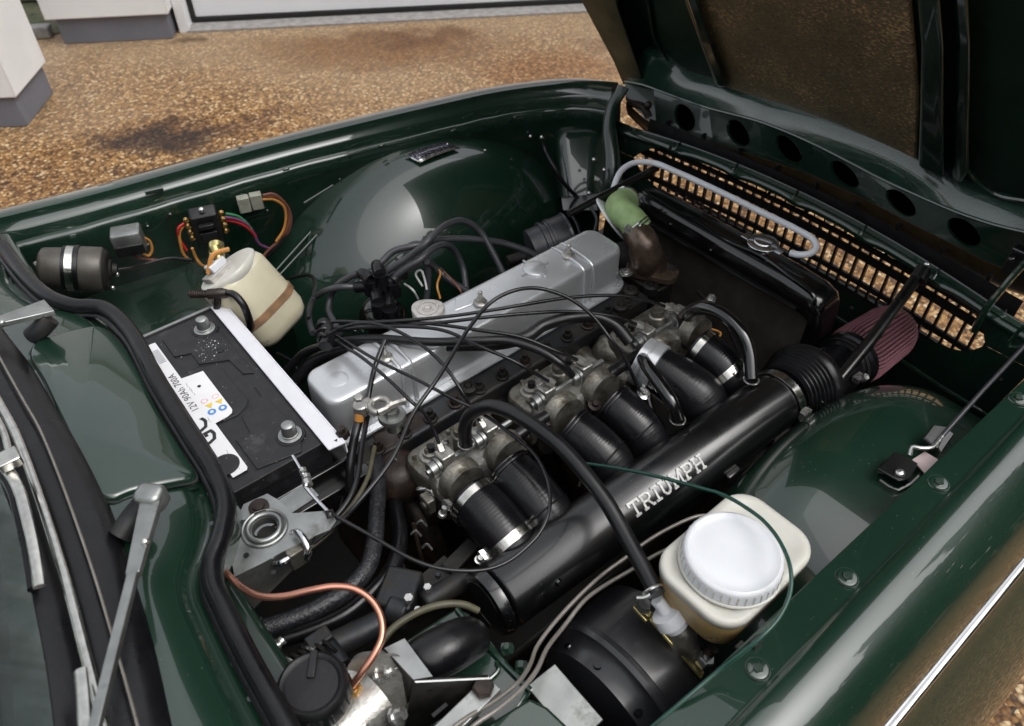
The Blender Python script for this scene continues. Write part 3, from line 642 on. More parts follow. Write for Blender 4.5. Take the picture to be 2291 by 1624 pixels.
for i, s0 in enumerate(sc_):
    a, c = bound[i], bound[i + 1]; n = 32; inner = []; outer = []; ds = (facept(c, .5) - facept(a, .5)).length
    rs = .031 / ds * (c - a)
    if i == 0: a = max(0, s0 - (c - s0) * 1.2)
    for j in range(n):
        t = 2 * math.pi * j / n; cx, cy = math.cos(t), math.sin(t); inner.append((s0 + rs * cx, .5 + .36 * cy))
        k = 1 / max(abs(cx), abs(cy)); ox, oy = cx * k, cy * k; outer.append((s0 + (ox * (c - s0) if ox > 0 else ox * (s0 - a)), .5 + .5 * oy))
    ip = [facept(*q) for q in inner]; oo = [facept(*q) for q in outer]; b.rings([oo, ip], False, False)
    nrm = (facept(s0 + .02, .5) - facept(s0, .5)).cross(facept(s0, .9) - facept(s0, .5)).normalized(); nrm = nrm if nrm.x > 0 else -nrm
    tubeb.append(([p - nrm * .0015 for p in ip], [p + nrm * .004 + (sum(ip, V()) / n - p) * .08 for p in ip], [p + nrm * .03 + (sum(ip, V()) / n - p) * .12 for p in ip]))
    if i == 0 and a > 0: b.grid([[facept(s, 0), facept(s, 1)] for s in (0, a)])
b.grid([[facept(s, 0), facept(s, 1)] for s in (bound[6], 1.0)])
bf = obj('beam_face', b, 'green2', bonnet, sharp=30)
for r in tubeb:
    bb = B(); bb.rings(list(r[:2]), False, False); o = obj('hole_rim', bb, 'green', bonnet, sharp=50)
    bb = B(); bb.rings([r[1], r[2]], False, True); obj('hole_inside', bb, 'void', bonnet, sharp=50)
# nose skin curling under below the beam
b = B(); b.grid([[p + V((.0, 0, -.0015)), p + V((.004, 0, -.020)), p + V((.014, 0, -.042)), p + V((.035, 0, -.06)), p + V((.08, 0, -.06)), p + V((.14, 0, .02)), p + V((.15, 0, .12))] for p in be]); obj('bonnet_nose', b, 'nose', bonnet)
# hinge arms and stays
b = B(); b.tube([P(1395, 195, .86), P(1372, 235, .83), P(1362, 290, .80), P(1366, 350, .76), P(1362, 420, .70), P(1350, 470, .64)], .016, 10, 5, flat=.5); obj('bonnet_hinge', b, 'green2', car)
b = B(); b.tube([PX(1408, 230, 1.33), PX(1440, 240, 1.33), PX(1452, 262, 1.33)], .009, 8, 4); b.sphere(PX(1450, 235, 1.32), .009, 8); tag(obj('hinge_pivot', b, 'rust'), 'rusty pivot bolt at the top of the far bonnet hinge', 'bolt')
b = B(); b.tube([PX(2330, 560, 1.30), PX(2291, 590, 1.30), PX(2200, 700, 1.27), P(2180, 740, .74)], .006, 8, 3); obj('bonnet_hinge', b, 'green', car)
b = B(); b.tube([PX(2330, 700, 1.2), PX(2265, 755, 1.2), PX(2258, 775, 1.2), PX(2330, 770, 1.2)], .003, 8, 3); obj('hinge_stay', b, 'green', car)
b = B(); b.box(PX(2290, 590, 1.33), (.02, .05, .05)); b.sphere(PX(2263, 580, 1.31), .006, 8); obj('hinge_bracket', b, 'black_satin', car, bevel=.003)
#@@ENGINE
# ================================================================== engine
eng = thing('engine', 'straight six engine with silver rocker cover in the middle of the bay', 'engine', (.61, .8, .3))
x0, x1, yc, hw = .300, .925, .820, .046
def cov(off, z): return off, z
b = B(); b.rrect((( x0 + x1) / 2, yc, 0), AX, (x1 - x0) / 2, hw, .024, [(.013, .712), (.013, .7155), (.0125, .7165), (.004, .7175), (.002, .719), (.0015, .722), (0, .790), (-.0008, .7955), (-.0028, .7990), (-.0062, .8005), (-.012, .801)], 8)
rc = obj('rocker_cover', b, 'silver', eng, sharp=60)
b = B(); b.rrect(((x0 + x1) / 2, yc, 0), AX, (x1 - x0) / 2, hw, .03, [(.0145, .7165), (.016, .7185), (.0145, .7205), (.011, .7205)], 8); obj('cover_lip', b, 'silver', rc)
def crib(x, name='cover_rib'):
    w_ = hw + .0005; pts = [V((x, yc - w_ - .0035, .722)), V((x, yc - w_, .782)), V((x, yc - w_ + .004, .796)), V((x, yc - w_ + .012, .801)), V((x, yc + w_ - .012, .801)), V((x, yc + w_ - .004, .796)), V((x, yc + w_, .78))]
    obj(name, B().tube(pts, .0035, 8, 4), 'silver', rc)
for x in (.820, .842, .425, .445): crib(x)
def stud(p):
    b = B(); b.lathe(p, ZA, [(0, .012), (.003, .012), (.005, .009)], 16); b.hexa(V(p) + ZA * .004, ZA, .008, .008); b.cyl(V(p) + ZA * .01, V(p) + ZA * .022, .0038, n=10); b.sphere(V(p) + ZA * .022, .0042, 6); obj('cover_nut', b, 'cast2', rc)
for u, v in ((1271, 572), (1075, 678), (862, 800)):
    p = P(u, v, .803); p.y = max(yc - .03, min(yc + .03, p.y)); stud(p)
p = P(1197, 602, .802); b = B(); b.lathe(p, ZA, [(-.002, .0215), (.0025, .0215), (.004, .0195)], 32)
for a in range(4): b.tube([p + V((math.cos(a * math.pi / 2), math.sin(a * math.pi / 2), 0)) * r_ + ZA * .0005 for r_ in (.020, .032)], .0022, 6, 2)
obj('embossed_disc', b, 'silver', rc, sharp=50)
p = P(755, 848, .8005); b = B(); b.lathe(p, ZA, [(-.001, .017), (.0006, .017), (.0012, .015)], 28); obj('embossed_disc', b, 'silver', rc, sharp=50)
# gusset triangle press near middle nut
b = B(); p = P(1040, 672, .801); b.prism([p + V((-.03, -.012, 0)), p + V((.02, -.02, 0)), p + V((.03, .012, 0)), p + V((-.01, .014, 0))], (0, 0, .002)); obj('embossed_panel', b, 'silver', rc, bevel=.001)
# breather barrel on the near side of the cover
p = P(1090, 735, .76); b = B(); b.lathe(p + V((-.03, 0, 0)), (1, -.15, 0), [(0, .016), (.02, .018), (.022, .021), (.034, .021), (.036, .018), (.055, .018), (.057, .013), (.062, .013)], 24); obj('breather_stub', b, 'silver', rc, sharp=40)
# cylinder head, block and manifold below
b = B(); b.box((.61, .800, .672), (.66, .17, .082)); obj('cylinder_head', b, 'iron', eng, bevel=.005)
b = B(); b.box((.61, .80, .47), (.62, .20, .32)); obj('engine_block', b, 'dark', eng, bevel=.01)
for i in range(12):
    x = .34 + .55 * i / 11; b = B(); b.lathe((x, .728, .713), ZA, [(0, .012), (.004, .012), (.005, .010)], 14); b.hexa((x, .728, .717), ZA, .009, .010); b.cyl((x, .728, .725), (x, .728, .735), .005, n=8); obj('head_nut', b, 'dark' if i % 3 else 'rust', eng)
for i in range(6):
    x = .375 + .098 * i; b = B(); b.tube([V((x, .72, .66)), V((x, .68, .66)), V((x, .63, .675)), V((x, .585, .69))], .024, 14, 5); obj('intake_runner', b, 'cast' if i in (4,) else 'dark', eng)
for i in range(6):
    x = .36 + .1 * i; b = B(); b.tube([V((x, .72, .61)), V((x, .66, .59)), V((x, .62, .52)), V((x + .03, .60, .40))], .022, 12, 5); obj('exhaust_runner', b, 'rust', eng)
b = B(); b.tube([V((.36, .66, .60)), V((.5, .655, .60)), V((.85, .66, .60))], .028, 12, 3); obj('exhaust_manifold', b, 'rust', eng, sharp=60)
p = P(1385, 790, .70); b = B(); b.lathe(P(1335, 765, .70), P(1430, 830, .66) - P(1335, 765, .70), [(0, .015), (.012, .027), (.03, .034), (.06, .036), (.085, .026), (.095, .012)], 24); obj('cast_pipe', b, 'cast', eng, sharp=60)
# plug hole covers and round studs on the head side
for u, v in ((1048, 872), (1253, 795), (1410, 655), (1388, 690), (1455, 645)):
    p = P(u, v, .715); b = B(); b.lathe(p, ZA, [(-.01, .015), (.008, .015), (.011, .011), (.011, .007), (.004, .006)], 20); b.hexa(p + ZA * .004, ZA, .006, .008); obj('head_stud', b, 'dark', eng)
# plate behind clamp
p = P(905, 935, .74); b = B(); b.rrect(P(880, 985, .66), AX, .045, .05, .01, [(0, -.06), (0, .05), (-.004, .054)]); obj('rear_plate', b, 'rust', eng)
# thermostat housing
p0 = P(1452, 618, .715); b = B(); b.rrect(p0, AX, .032, .045, .02, [(0, -.06), (0, 0), (-.002, .002)]); obj('water_pump_body', b, 'dark', eng)
d1 = V((.28, -.52, 0)).normalized()
b = B(); b.rrect(P(1460, 600, .735), (d1, V((-d1.y, d1.x, 0)), ZA), .050, .026, .022, [(0, -.012), (0, -.001), (-.002, 0)], 6); th = obj('thermostat_housing', b, 'thermo', eng, sharp=50)
b = B(); pth = [P(1452, 590, .735), P(1446, 570, .765), P(1436, 540, .790), P(1422, 515, .80)]; b.tube(pth, lambda t: .037 - .010 * t, 20, 6); obj('thermostat_dome', b, 'thermo', th, sharp=80)
for u, v in ((1482, 592), (1400, 610)): b = B(); bolt(b, P(u, v, .737), ZA, .007, .006); obj('housing_bolt', b, 'zinc', th)
# radiator top hose
gh = thing('radiator_hose', 'pale green silicone elbow hose joining radiator to brown thermostat housing', 'hose', P(1395, 480, .80))
pts = [P(1428, 520, .802), P(1412, 492, .822), P(1396, 468, .83), P(1402, 455, .825) + V((.02, .01, -.002)), P(1420, 446, .80) + V((.045, .01, -.004))]
pts = [P(1430, 515, .80), P(1412, 492, .815), P(1392, 476, .815), P(1385, 462, .805), P(1402, 448, .79)]
b = B(); b.tube(pts, .0275, 24, 7); obj('hose_body', b, 'green_hose', gh, sharp=80)
for i, (a, c) in enumerate(((0, 1), (4, 3))):
    ax = (pts[c] - pts[a]).normalized()
    for dd in (.006, .012):
        b = B(); b.torus(pts[a] + ax * dd, ax, .0285, .0018, 28, 6); obj('wire_clamp', b, 'chrome', gh)
b = B(); b.lathe(P(1404, 507, .835), P(1404, 507, .835) - P(1395, 480, .80), [(0, .006), (.012, .006), (.014, .008), (.02, .008)], 12); obj('clamp_screw', b, 'zinc', gh)
# white disc (pulley guard) behind the green hose
b = B(); b.lathe(P(1368, 492, .775), V((.6, -.35, .55)), [(0, .052), (.004, .052), (.006, .046)], 36); tag(obj('fan_hub_disc', b, 'white_plastic', sharp=50), 'pale white disc showing behind the green radiator hose', 'disc')
# canister with bands behind the cover
cn = thing('canister', 'dark grey round canister with strap behind the front of the rocker cover', 'canister', P(1220, 540, .66))
a0, a1 = P(1185, 560, .70), P(1278, 522, .72); ad = a1 - a0; L_ = ad.length
b = B(); b.lathe(a0, ad, [(0, .03), (.004, .042), (L_ * .45, .043), (L_ * .46, .046), (L_ * .9, .046), (L_ * .97, .042), (L_, .03)], 32); obj('can_body', b, 'can', cn, sharp=40)
for t in (.33, .52, .88): b = B(); b.lathe(a0 + ad * t, ad, [(0, .0465), (.001, .048), (.005, .048), (.006, .0465)], 32); obj('strap', b, 'can', cn, sharp=30)
b = B(); b.box(a0 + V((-.01, -.03, -.03)), (.05, .03, .06)); b.cyl(a0 + V((-.02, -.01, 0)), a0 + V((-.06, .0, .0)), .012); obj('mount', b, 'dark', cn, bevel=.003)
# fan belt area / dynamo clutter in front
b = B(); b.torus((.955, .78, .60), XA, .07, .006, 32, 8); b.lathe((.955, .78, .60), XA, [(-.012, .02), (-.01, .065), (.01, .065), (.012, .02)], 28); tag(obj('fan_pulley', b, 'dark'), 'dark grimy pulley low down between engine and radiator', 'pulley')
b = B()
for k in range(7):
    t = 2 * math.pi * k / 7; dd_ = V((0, math.cos(t), math.sin(t))); tt = V((0, -math.sin(t), math.cos(t)))
    b.add([V((1.0, .78, .60)) + dd_ * .04 - tt * .02, V((1.015, .78, .60)) + dd_ * .04 + tt * .02, V((1.015, .78, .60)) + dd_ * .15 + tt * .03, V((1.0, .78, .60)) + dd_ * .15 - tt * .03], [(0, 1, 2, 3)])
tag(obj('cooling_fan', b, 'dark', solid=.003), 'dark fan blades close behind the radiator core', 'fan')
# ================================================================== radiator
rad = thing('radiator', 'black radiator with brown core and chrome filler cap in front of the engine', 'radiator', (1.13, .68, .3))
def radtop(y):  # top tank height
    return .782 + .006 * math.sin((y - .5) * 9)
b = B(); rows = []
for i, y in enumerate([.935, .930, .915, .89, .70, .55, .49, .468, .458, .455]):
    dz = (-.05, -.02, -.006, 0, 0, 0, -.004, -.012, -.03, -.06)[i]
    zt = .783 + dz; rows.append([V((1.095, y, .735 + min(0, dz))), V((1.095, y, zt - .012)), V((1.102, y, zt - .003)), V((1.115, y, zt)), V((1.15, y, zt)), V((1.165, y, zt - .01)), V((1.165, y, .735 + min(0, dz)))])
b.rings(rows); obj('top_tank', b, 'black_gloss', rad, sharp=60)
b = B(); b.tube([V((1.092, .93, .737)), V((1.092, .7, .737)), V((1.092, .50, .737))], .0035, 8, 3); obj('tank_seam', b, 'black_gloss', rad)
b = B(); b.tube([V((1.112, .90, .785)), V((1.108, .80, .784)), V((1.112, .76, .788)), V((1.106, .68, .786)), V((1.112, .61, .789)), V((1.105, .54, .786)), V((1.10, .48, .776)), V((1.098, .468, .74))], .0035, 8, 5); obj('tank_bead', b, 'black_gloss', rad)
b = B(); b.box((1.125, .70, .55), (.03, .46, .37)); obj('core', b, 'core', rad)
for y in (.468, .932): b = B(); b.box((1.125, y, .56), (.055, .018, .37)); obj('side_frame', b, 'black_gloss', rad, bevel=.004)
cp = P(1708, 540, .80); b = B(); b.lathe(cp + V((0, 0, -.02)), ZA, [(0, .018), (.012, .018), (.013, .029), (.018, .030), (.020, .026), (.0205, .018), (.023, .017), (.024, .010)], 32); b.box(cp + V((.004, -.034, -.005)), (.018, .016, .004)); b.box(cp + V((-.004, .034, -.005)), (.018, .016, .004)); obj('filler_cap', b, 'chrome', rad, sharp=35, bevel=.001)
for u, v in ((1590, 560), (1500, 502), (1480, 468)): obj('rivet', B().sphere(PX(u, v, 1.093), .0035, 6), 'black_gloss', rad)
b = B(); b.tube(zp([(1372, 468), (1370, 440), (1376, 410), (1392, 380), (1420, 364), (1460, 364), (1510, 383), (1600, 424), (1690, 468), (1780, 512), (1818, 535), (1826, 552), (1815, 566), (1790, 570), (1768, 566)], [.76, .80, .82, .83, .84, .84, .83, .82, .815, .805, .80]), .0062, 12, 7); tag(obj('overflow_tube', b, 'tube_white'), 'pale grey plastic overflow tube looping over the radiator to its cap', 'tube')
b = B(); b.tube([P(1272, 478, .80), P(1360, 432, .81), P(1470, 375, .82)], .0075, 10, 3); tag(obj('stay_rod', b, 'black_satin'), 'black stay rod crossing from far wheel arch to the left end of grille', 'rod')
# ================================================================== plenum and throttle bodies
pa, pb2 = P(1103, 1342, .715), P(1745, 888, .715); pd = (pb2 - pa).normalized(); PR = .0480; PLn = (pb2 - pa).length
pl = thing('air_plenum', 'long black cylindrical air plenum with raised TRIUMPH lettering along its side', 'plenum', (pa + pb2) / 2 - ZA * .05)
b = B(); b.lathe(pa, pd, [(.006, PR - .010), (.008, PR - .003), (.012, PR), (PLn - .02, PR), (PLn, PR)], 64); obj('cylinder', b, 'black_satin', pl, sharp=50)
b = B(); b.lathe(pa, pd, [(-.012, .02), (-.014, PR - .010), (-.012, PR - .002), (-.004, PR + .001), (.002, PR + .001), (.004, PR - .004)], 48); obj('end_cap', b, 'black_gloss', pl, sharp=40)
b = B(); b.torus(pa - pd * .012, pd, PR - .012, .003, 36, 8); obj('cap_ring', b, 'black_gloss', pl)
px_, pw_ = V((0, 0, 1)), pd.cross(V((0, 0, 1))).normalized()      # pw_ points to -Y side
if pw_.y > 0: pw_ = -pw_
def onpl(s, ang, r=0): # s metres along, ang from top towards -Y
    return pa + pd * s + (ZA * math.cos(ang) + pw_ * math.sin(ang)) * (PR + r)
for s, ang in ((.075, R(62)),): b = B(); b.lathe(onpl(s, ang, -.002), ZA * math.cos(ang) + pw_ * math.sin(ang), [(0, .006), (.004, .005), (.006, .003)], 12); obj('drain_screw', b, 'black_gloss', pl)
b = B(); b.box(onpl(.42, R(110), .006), (.03, .012, .02)); obj('bracket', b, 'black_satin', pl, bevel=.003)
# letters
def stroke(b, pts, th=.15, d=.0018, org=None, ex=None, ey=None, ez=None, sc=1.0):
    for (ax_, ay_), (bx, by) in zip(pts[:-1], pts[1:]):
        p0 = V((ax_, ay_, 0)); p1 = V((bx, by, 0)); dr = (p1 - p0).normalized(); nr = V((-dr.y, dr.x, 0)) * th / 2; e = dr * th * .30
        q = [p0 - e - nr, p1 + e - nr, p1 + e + nr, p0 - e + nr]
        q = [org(a.x * sc, a.y * sc) for a in q]
        b.prism(q, ez * d)
LET = {'T': [[(.0, 1), (.8, 1)], [(.4, 1), (.4, 0)], [(.22, 0), (.58, 0)], [(.0, 1), (.0, .8)], [(.8, 1), (.8, .8)]],
 'R': [[(.1, 0), (.1, 1)], [(-.02, 0), (.25, 0)], [(0, 1), (.5, 1), (.7, .88), (.7, .64), (.5, .5), (.1, .5)], [(.42, .5), (.72, 0), (.86, 0)]],
 'I': [[(.2, 0), (.2, 1)], [(0, 0), (.4, 0)], [(0, 1), (.4, 1)]],
 'U': [[(.12, 1), (.12, .25), (.25, .05), (.4, 0), (.55, .05), (.68, .25), (.68, 1)], [(0, 1), (.26, 1)], [(.54, 1), (.82, 1)]],
 'M': [[(.1, 0), (.1, 1), (.45, .35), (.8, 1), (.8, 0)], [(-.03, 0), (.24, 0)], [(.66, 0), (.95, 0)], [(-.03, 1), (.12, 1)], [(.78, 1), (.95, 1)]],
 'P': [[(.1, 0), (.1, 1)], [(-.02, 0), (.28, 0)], [(0, 1), (.5, 1), (.7, .87), (.7, .6), (.5, .46), (.1, .46)]],
 'H': [[(.1, 0), (.1, 1)], [(.7, 0), (.7, 1)], [(-.02, 0), (.24, 0)], [(-.02, 1), (.24, 1)], [(.56, 0), (.84, 0)], [(.56, 1), (.84, 1)], [(.1, .5), (.7, .5)]]}
LW = dict(T=.8, R=.86, I=.42, U=.82, M=.93, P=.74, H=.82)
tw = sum(LW[c] for c in 'TRIUMPH') + .22 * 6; t0 = (P(1412, 1135, .738) - pa).dot(pd); t1 = (P(1566, 1022, .738) - pa).dot(pd); ls = (t1 - t0) / tw; lh = .0205; t0 -= .10 * (t1 - t0); t1 -= .11 * (t1 - t0); LA = R(48)
cur = 0
for ch_ in 'TRIUMPH':
    def org(a, y, cur=cur): return onpl(t0 + (cur + a) * ls, LA - y * lh / PR, .0004)
    b = B(); ezn = ZA * math.cos(LA) + pw_ * math.sin(LA)
    for st in LET[ch_]: stroke(b, st, .15, .0022, org, None, None, ezn)
    obj('letter', b, 'letter', pl); cur += LW[ch_] + .22
lb = B(); rowsl = [[onpl(t0 - .008 + (t1 - t0 + .016) * i / 8, LA + .07 - .0, .0002), onpl(t0 - .008 + (t1 - t0 + .016) * i / 8, LA - .21, .0002), onpl(t0 - .008 + (t1 - t0 + .016) * i / 8, LA - .5, .0002)] for i in range(9)]
# front end: clamp, ribbed bellows elbow, duct and cone filter
cl = thing('hose_clamp', 'wide steel clamp at the front end of the black plenum', 'clamp', pb2)
b = B(); b.lathe(pb2 - pd * .016, pd, [(0, PR + .002), (.0005, PR + .004), (.0145, PR + .004), (.015, PR + .002)], 48, False); obj('band', b, 'band', cl, sharp=30)
b = B(); b.hexa(onpl(PLn - .008, R(95), .003), pw_, .006, .012); b.box(onpl(PLn - .008, R(80), .006), (.02, .01, .014)); obj('screw', b, 'zinc', cl)
el = thing('intake_elbow', 'black ribbed rubber elbow between plenum and cone air filter', 'elbow', P(1790, 860, .62))
prof = [(.004, PR + .003)]
for i in range(7): prof += [(.008 + .0075 * i, PR + .0010 + .0022 * i), (.0095 + .0075 * i, PR + .0065 + .0022 * i), (.0120 + .0075 * i, PR + .0070 + .0022 * i), (.0140 + .0075 * i, PR + .0014 + .0022 * i)]
prof += [(.066, .0680), (.078, .0665), (.088, .0610), (.095, .052), (.098, .040), (.099, .02)]
b = B(); b.lathe(pb2, (pd - ZA * .12).normalized(), prof, 56); obj('elbow_tube', b, 'rubber', el, sharp=60)
e0 = pb2 + pd * .075
b = B(); b.tube([e0 - ZA * .01, P(1822, 868, .68), P(1852, 846, .67), P(1892, 808, .665)], lambda t: .050 - .006 * min(1, t * 2), 32, 8); obj('duct', b, 'rubber', el, sharp=80)
b = B(); b.tube([e0 + ZA * .058 + pd * .005, e0 + ZA * .060 + pd * .012, e0 + ZA * .05 + pd * .024], .0016, 6, 3); obj('mould_seam', b, 'rubber', el)
fa = thing('cone_air_filter', 'pink and black pleated cone air filter below the grille', 'filter', P(1940, 780, .6))
f0, f1 = P(1893, 809, .665), P(1978, 750, .66); fd = (f1 - f0).normalized(); FL = (f1 - f0).length
b = B(); b.lathe(f0 - fd * .03, fd, [(0, .040), (.01, .044), (.014, .047), (.03, .049), (.034, .0535), (.046, .0535), (.05, .050)], 40); obj('filter_collar', b, 'rubber', fa, sharp=40)
b = B(); b.lathe(f0 - fd * .012, fd, [(0, .0495), (.001, .0505), (.007, .0505), (.008, .0495)], 40, False); obj('filter_clamp', b, 'dark', fa)
b = B(); npl = 44; prof = [(.018, .0535), (.035, .057), (FL + .015, .053), (FL + .038, .046), (FL + .050, .033), (FL + .054, .010)]
x_, y_ = frame(fd); rr_ = []
for s, r in prof: rr_.append([f0 + fd * s + (x_ * math.cos(2 * math.pi * j / (2 * npl)) + y_ * math.sin(2 * math.pi * j / (2 * npl))) * (r * (1 if j % 2 else .90)) for j in range(2 * npl)])
b.rings(rr_); obj('pleated_cone', b, 'red_filter', fa, sharp=10)
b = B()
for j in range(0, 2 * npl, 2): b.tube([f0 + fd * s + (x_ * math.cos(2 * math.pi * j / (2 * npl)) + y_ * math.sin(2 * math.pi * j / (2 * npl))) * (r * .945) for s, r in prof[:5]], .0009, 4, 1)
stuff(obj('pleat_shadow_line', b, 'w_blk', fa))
b = B(); b.hexa(P(1928, 848, .70), V((0, -.5, 1)), .007, .012); b.box(P(1920, 845, .70), (.02, .012, .01)); obj('clamp_screw', b, 'zinc', fa)
# throttle bodies
TBD = [dict(c=(1045, 1010), s=1.0, n='rearmost alloy throttle body, its two black trumpets nearest the battery'), dict(c=(1262, 868), s=.92, n='middle alloy throttle body between the rear and front pairs of trumpets'), dict(c=(1478, 742), s=.86, n='front alloy throttle body nearest the radiator, behind the curved black hose')]
def throttle(uv, label):
    c = P(uv[0], uv[1], .735); t = thing('throttle_casting', label, 'throttle body', c - ZA * .05, 'alloy throttle bodies along the engine')
    n_ = V((.02, -1, .10)).normalized(); FR = (XA, V((0, .98, -.08)).normalized(), V((0, .1, 1)).normalized())
    L = lambda x, y, z: c + FR[0] * x + FR[1] * y + FR[2] * z
    b = B(); b.rrect(L(0, .028, -.02), FR, .080, .038, .026, [(-.004, -.035), (0, -.030), (0, .010), (-.003, .016), (-.010, .019)], 6); obj('casting', b, 'cast', t, sharp=40)
    b = B(); b.rrect(L(0, -.018, -.012), FR, .074, .022, .012, [(0, -.03), (0, .012), (-.004, .018)], 5); obj('casting_front', b, 'cast2', t, sharp=40)
    for sx in (-1, 1):
        # bore flanges facing the plenum
        b = B(); b.lathe(L(sx * .041, -.030, .0), FR[1] * -1, [(0, .0345), (.010, .0345), (.013, .032), (.024, .032)], 32); obj('bore_flange', b, 'cast', t, sharp=40)
        # injector seat
        p = L(sx * .041 - .004, .030, .0); b = B(); b.lathe(p, FR[2], [(-.004, .019), (.003, .018), (.004, .013), (.010, .012), (.011, .007)], 24); obj('injector_seat', b, 'cast2', t, sharp=30)
        b = B(); b.torus(p + FR[2] * .007, FR[2], .0105, .0022, 24, 6); b.cyl(p + FR[2] * .006, p + FR[2] * .02 + XA * .002, .0065, n=12); obj('injector', b, 'w_blk', t)
        b = B(); b.rrect(L(sx * .041 + .012, .026, .012), FR, .011, .0065, .0045, [(0, -.006), (0, .003), (-.001, .004)], 3); obj('injector_clip', b, 'cast2', t)
        b = B(); b.hexa(p + XA * .020 + FR[1] * .004 + FR[2] * .001, FR[2], .0075, .009); obj('clip_bolt', b, 'steel', t)
        b = B(); b.rrect(L(sx * .041, -.004, .018), FR, .0120, .0115, .003, [(0, -.01), (0, .012), (-.0015, .0135)], 3); b.lathe(L(sx * .041, -.004, .0315), FR[2], [(0, .005), (.0008, .005), (.0008, .0025), (-.001, .0022)], 14); obj('screw_boss', b, 'cast2', t, sharp=35)
        b = B(); b.lathe(L(sx * .041 - .030, -.006, .014), XA, [(0, .012), (.010, .012), (.011, .0145), (.016, .0145), (.017, .011)], 20); obj('spindle_collar', b, 'steel', t, sharp=35)
    b = B(); b.lathe(L(.002, .012, .010), FR[2], [(-.01, .016), (.012, .0145), (.018, .0145), (.020, .012), (.030, .0115)], 20); obj('vacuum_neck', b, 'cast', t, sharp=35)
    b = B(); b.lathe(L(.024, .004, .010), FR[2], [(-.008, .010), (.012, .010), (.014, .0085), (.015, .003)], 16); obj('air_screw', b, 'cast2', t, sharp=35)
    b = B(); b.tube([L(-.076, -.006, .013), L(.082, -.006, .013)], .005, 8, 1); obj('throttle_spindle', b, 'steel', t)
    for k in range(9):
        b = B(); q = L(-.07 + .017 * k + rnd.uniform(-.004, .004), rnd.uniform(-.03, .05), .016); b.lathe(q, FR[2], [(-.006, .004), (.0, .004), (.002, .003)], 8); obj('small_screw', b, 'cast', t)
    # linkage springs
    b = B(); q = L(-.082, -.020, -.01)
    b.tube([q + V((0.002 * math.cos(a * 1.2), .004 * math.cos(a * 1.5), -.002 * a + .004 * math.sin(a * 1.5))) for a in range(22)], .0009, 5, 3); b.tube([q, q + V((-.012, .01, .01)), q + V((-.02, .004, .018)), q + V((-.012, -.006, .024))], .0018, 6, 4); obj('linkage_spring', b, 'zinc', t)
    b = B(); b.box(q + V((-.008, 0, -.02)), (.014, .022, .03)); b.cyl(q + V((-.018, 0, -.02)), q + V((.002, 0, -.02)), .007, n=12); obj('linkage_lever', b, 'cast', t, bevel=.002)
    return t
tbs = [throttle(d['c'], d['n']) for d in TBD]
# six trumpets
def band(name_parent, p, ax, r, wd, m='band', screw=None):
    b = B(); b.lathe(p - ax * wd / 2, ax, [(0, r), (.0004, r + .0016), (wd - .0004, r + .0016), (wd, r)], 40, False); o = obj('band', b, m, name_parent, sharp=30)
    if screw is not None:
        sp = p + screw.normalized() * (r + .003); b = B(); t_ = ax.cross(screw).normalized(); b.box(sp, (.008, .012, wd), (screw.normalized(), t_, ax)); b.lathe(sp + t_ * .004 + screw.normalized() * .003, t_, [(0, .0042), (.012, .0042), (.0125, .0062), (.018, .0062), (.0185, .005)], 10); obj('band_screw', b, 'zinc', name_parent)
TR = [((1052, 1112), (1142, 1215), .0375, 'rubber', 'rearmost black rubber trumpet with steel bands at both ends'),
      ((1135, 1052), (1222, 1150), .0375, 'rubber', 'black rubber trumpet second from the rear with plain ends'),
      ((1278, 960), (1360, 1030), .036, 'rubber', 'black rubber trumpet third from the rear, crossed by the big grey hose'),
      ((1368, 905), (1437, 970), .036, 'rubber', 'black rubber trumpet fourth from the rear, ringed by moulded lips'),
      ((1450, 815), (1555, 885), .036, 'rubber', 'black rubber trumpet with wide silver collar, widening towards the plenum'),
      ((1560, 775), (1628, 838), .0345, 'rubber', 'front black rubber trumpet with two steel bands beside the curved hose')]
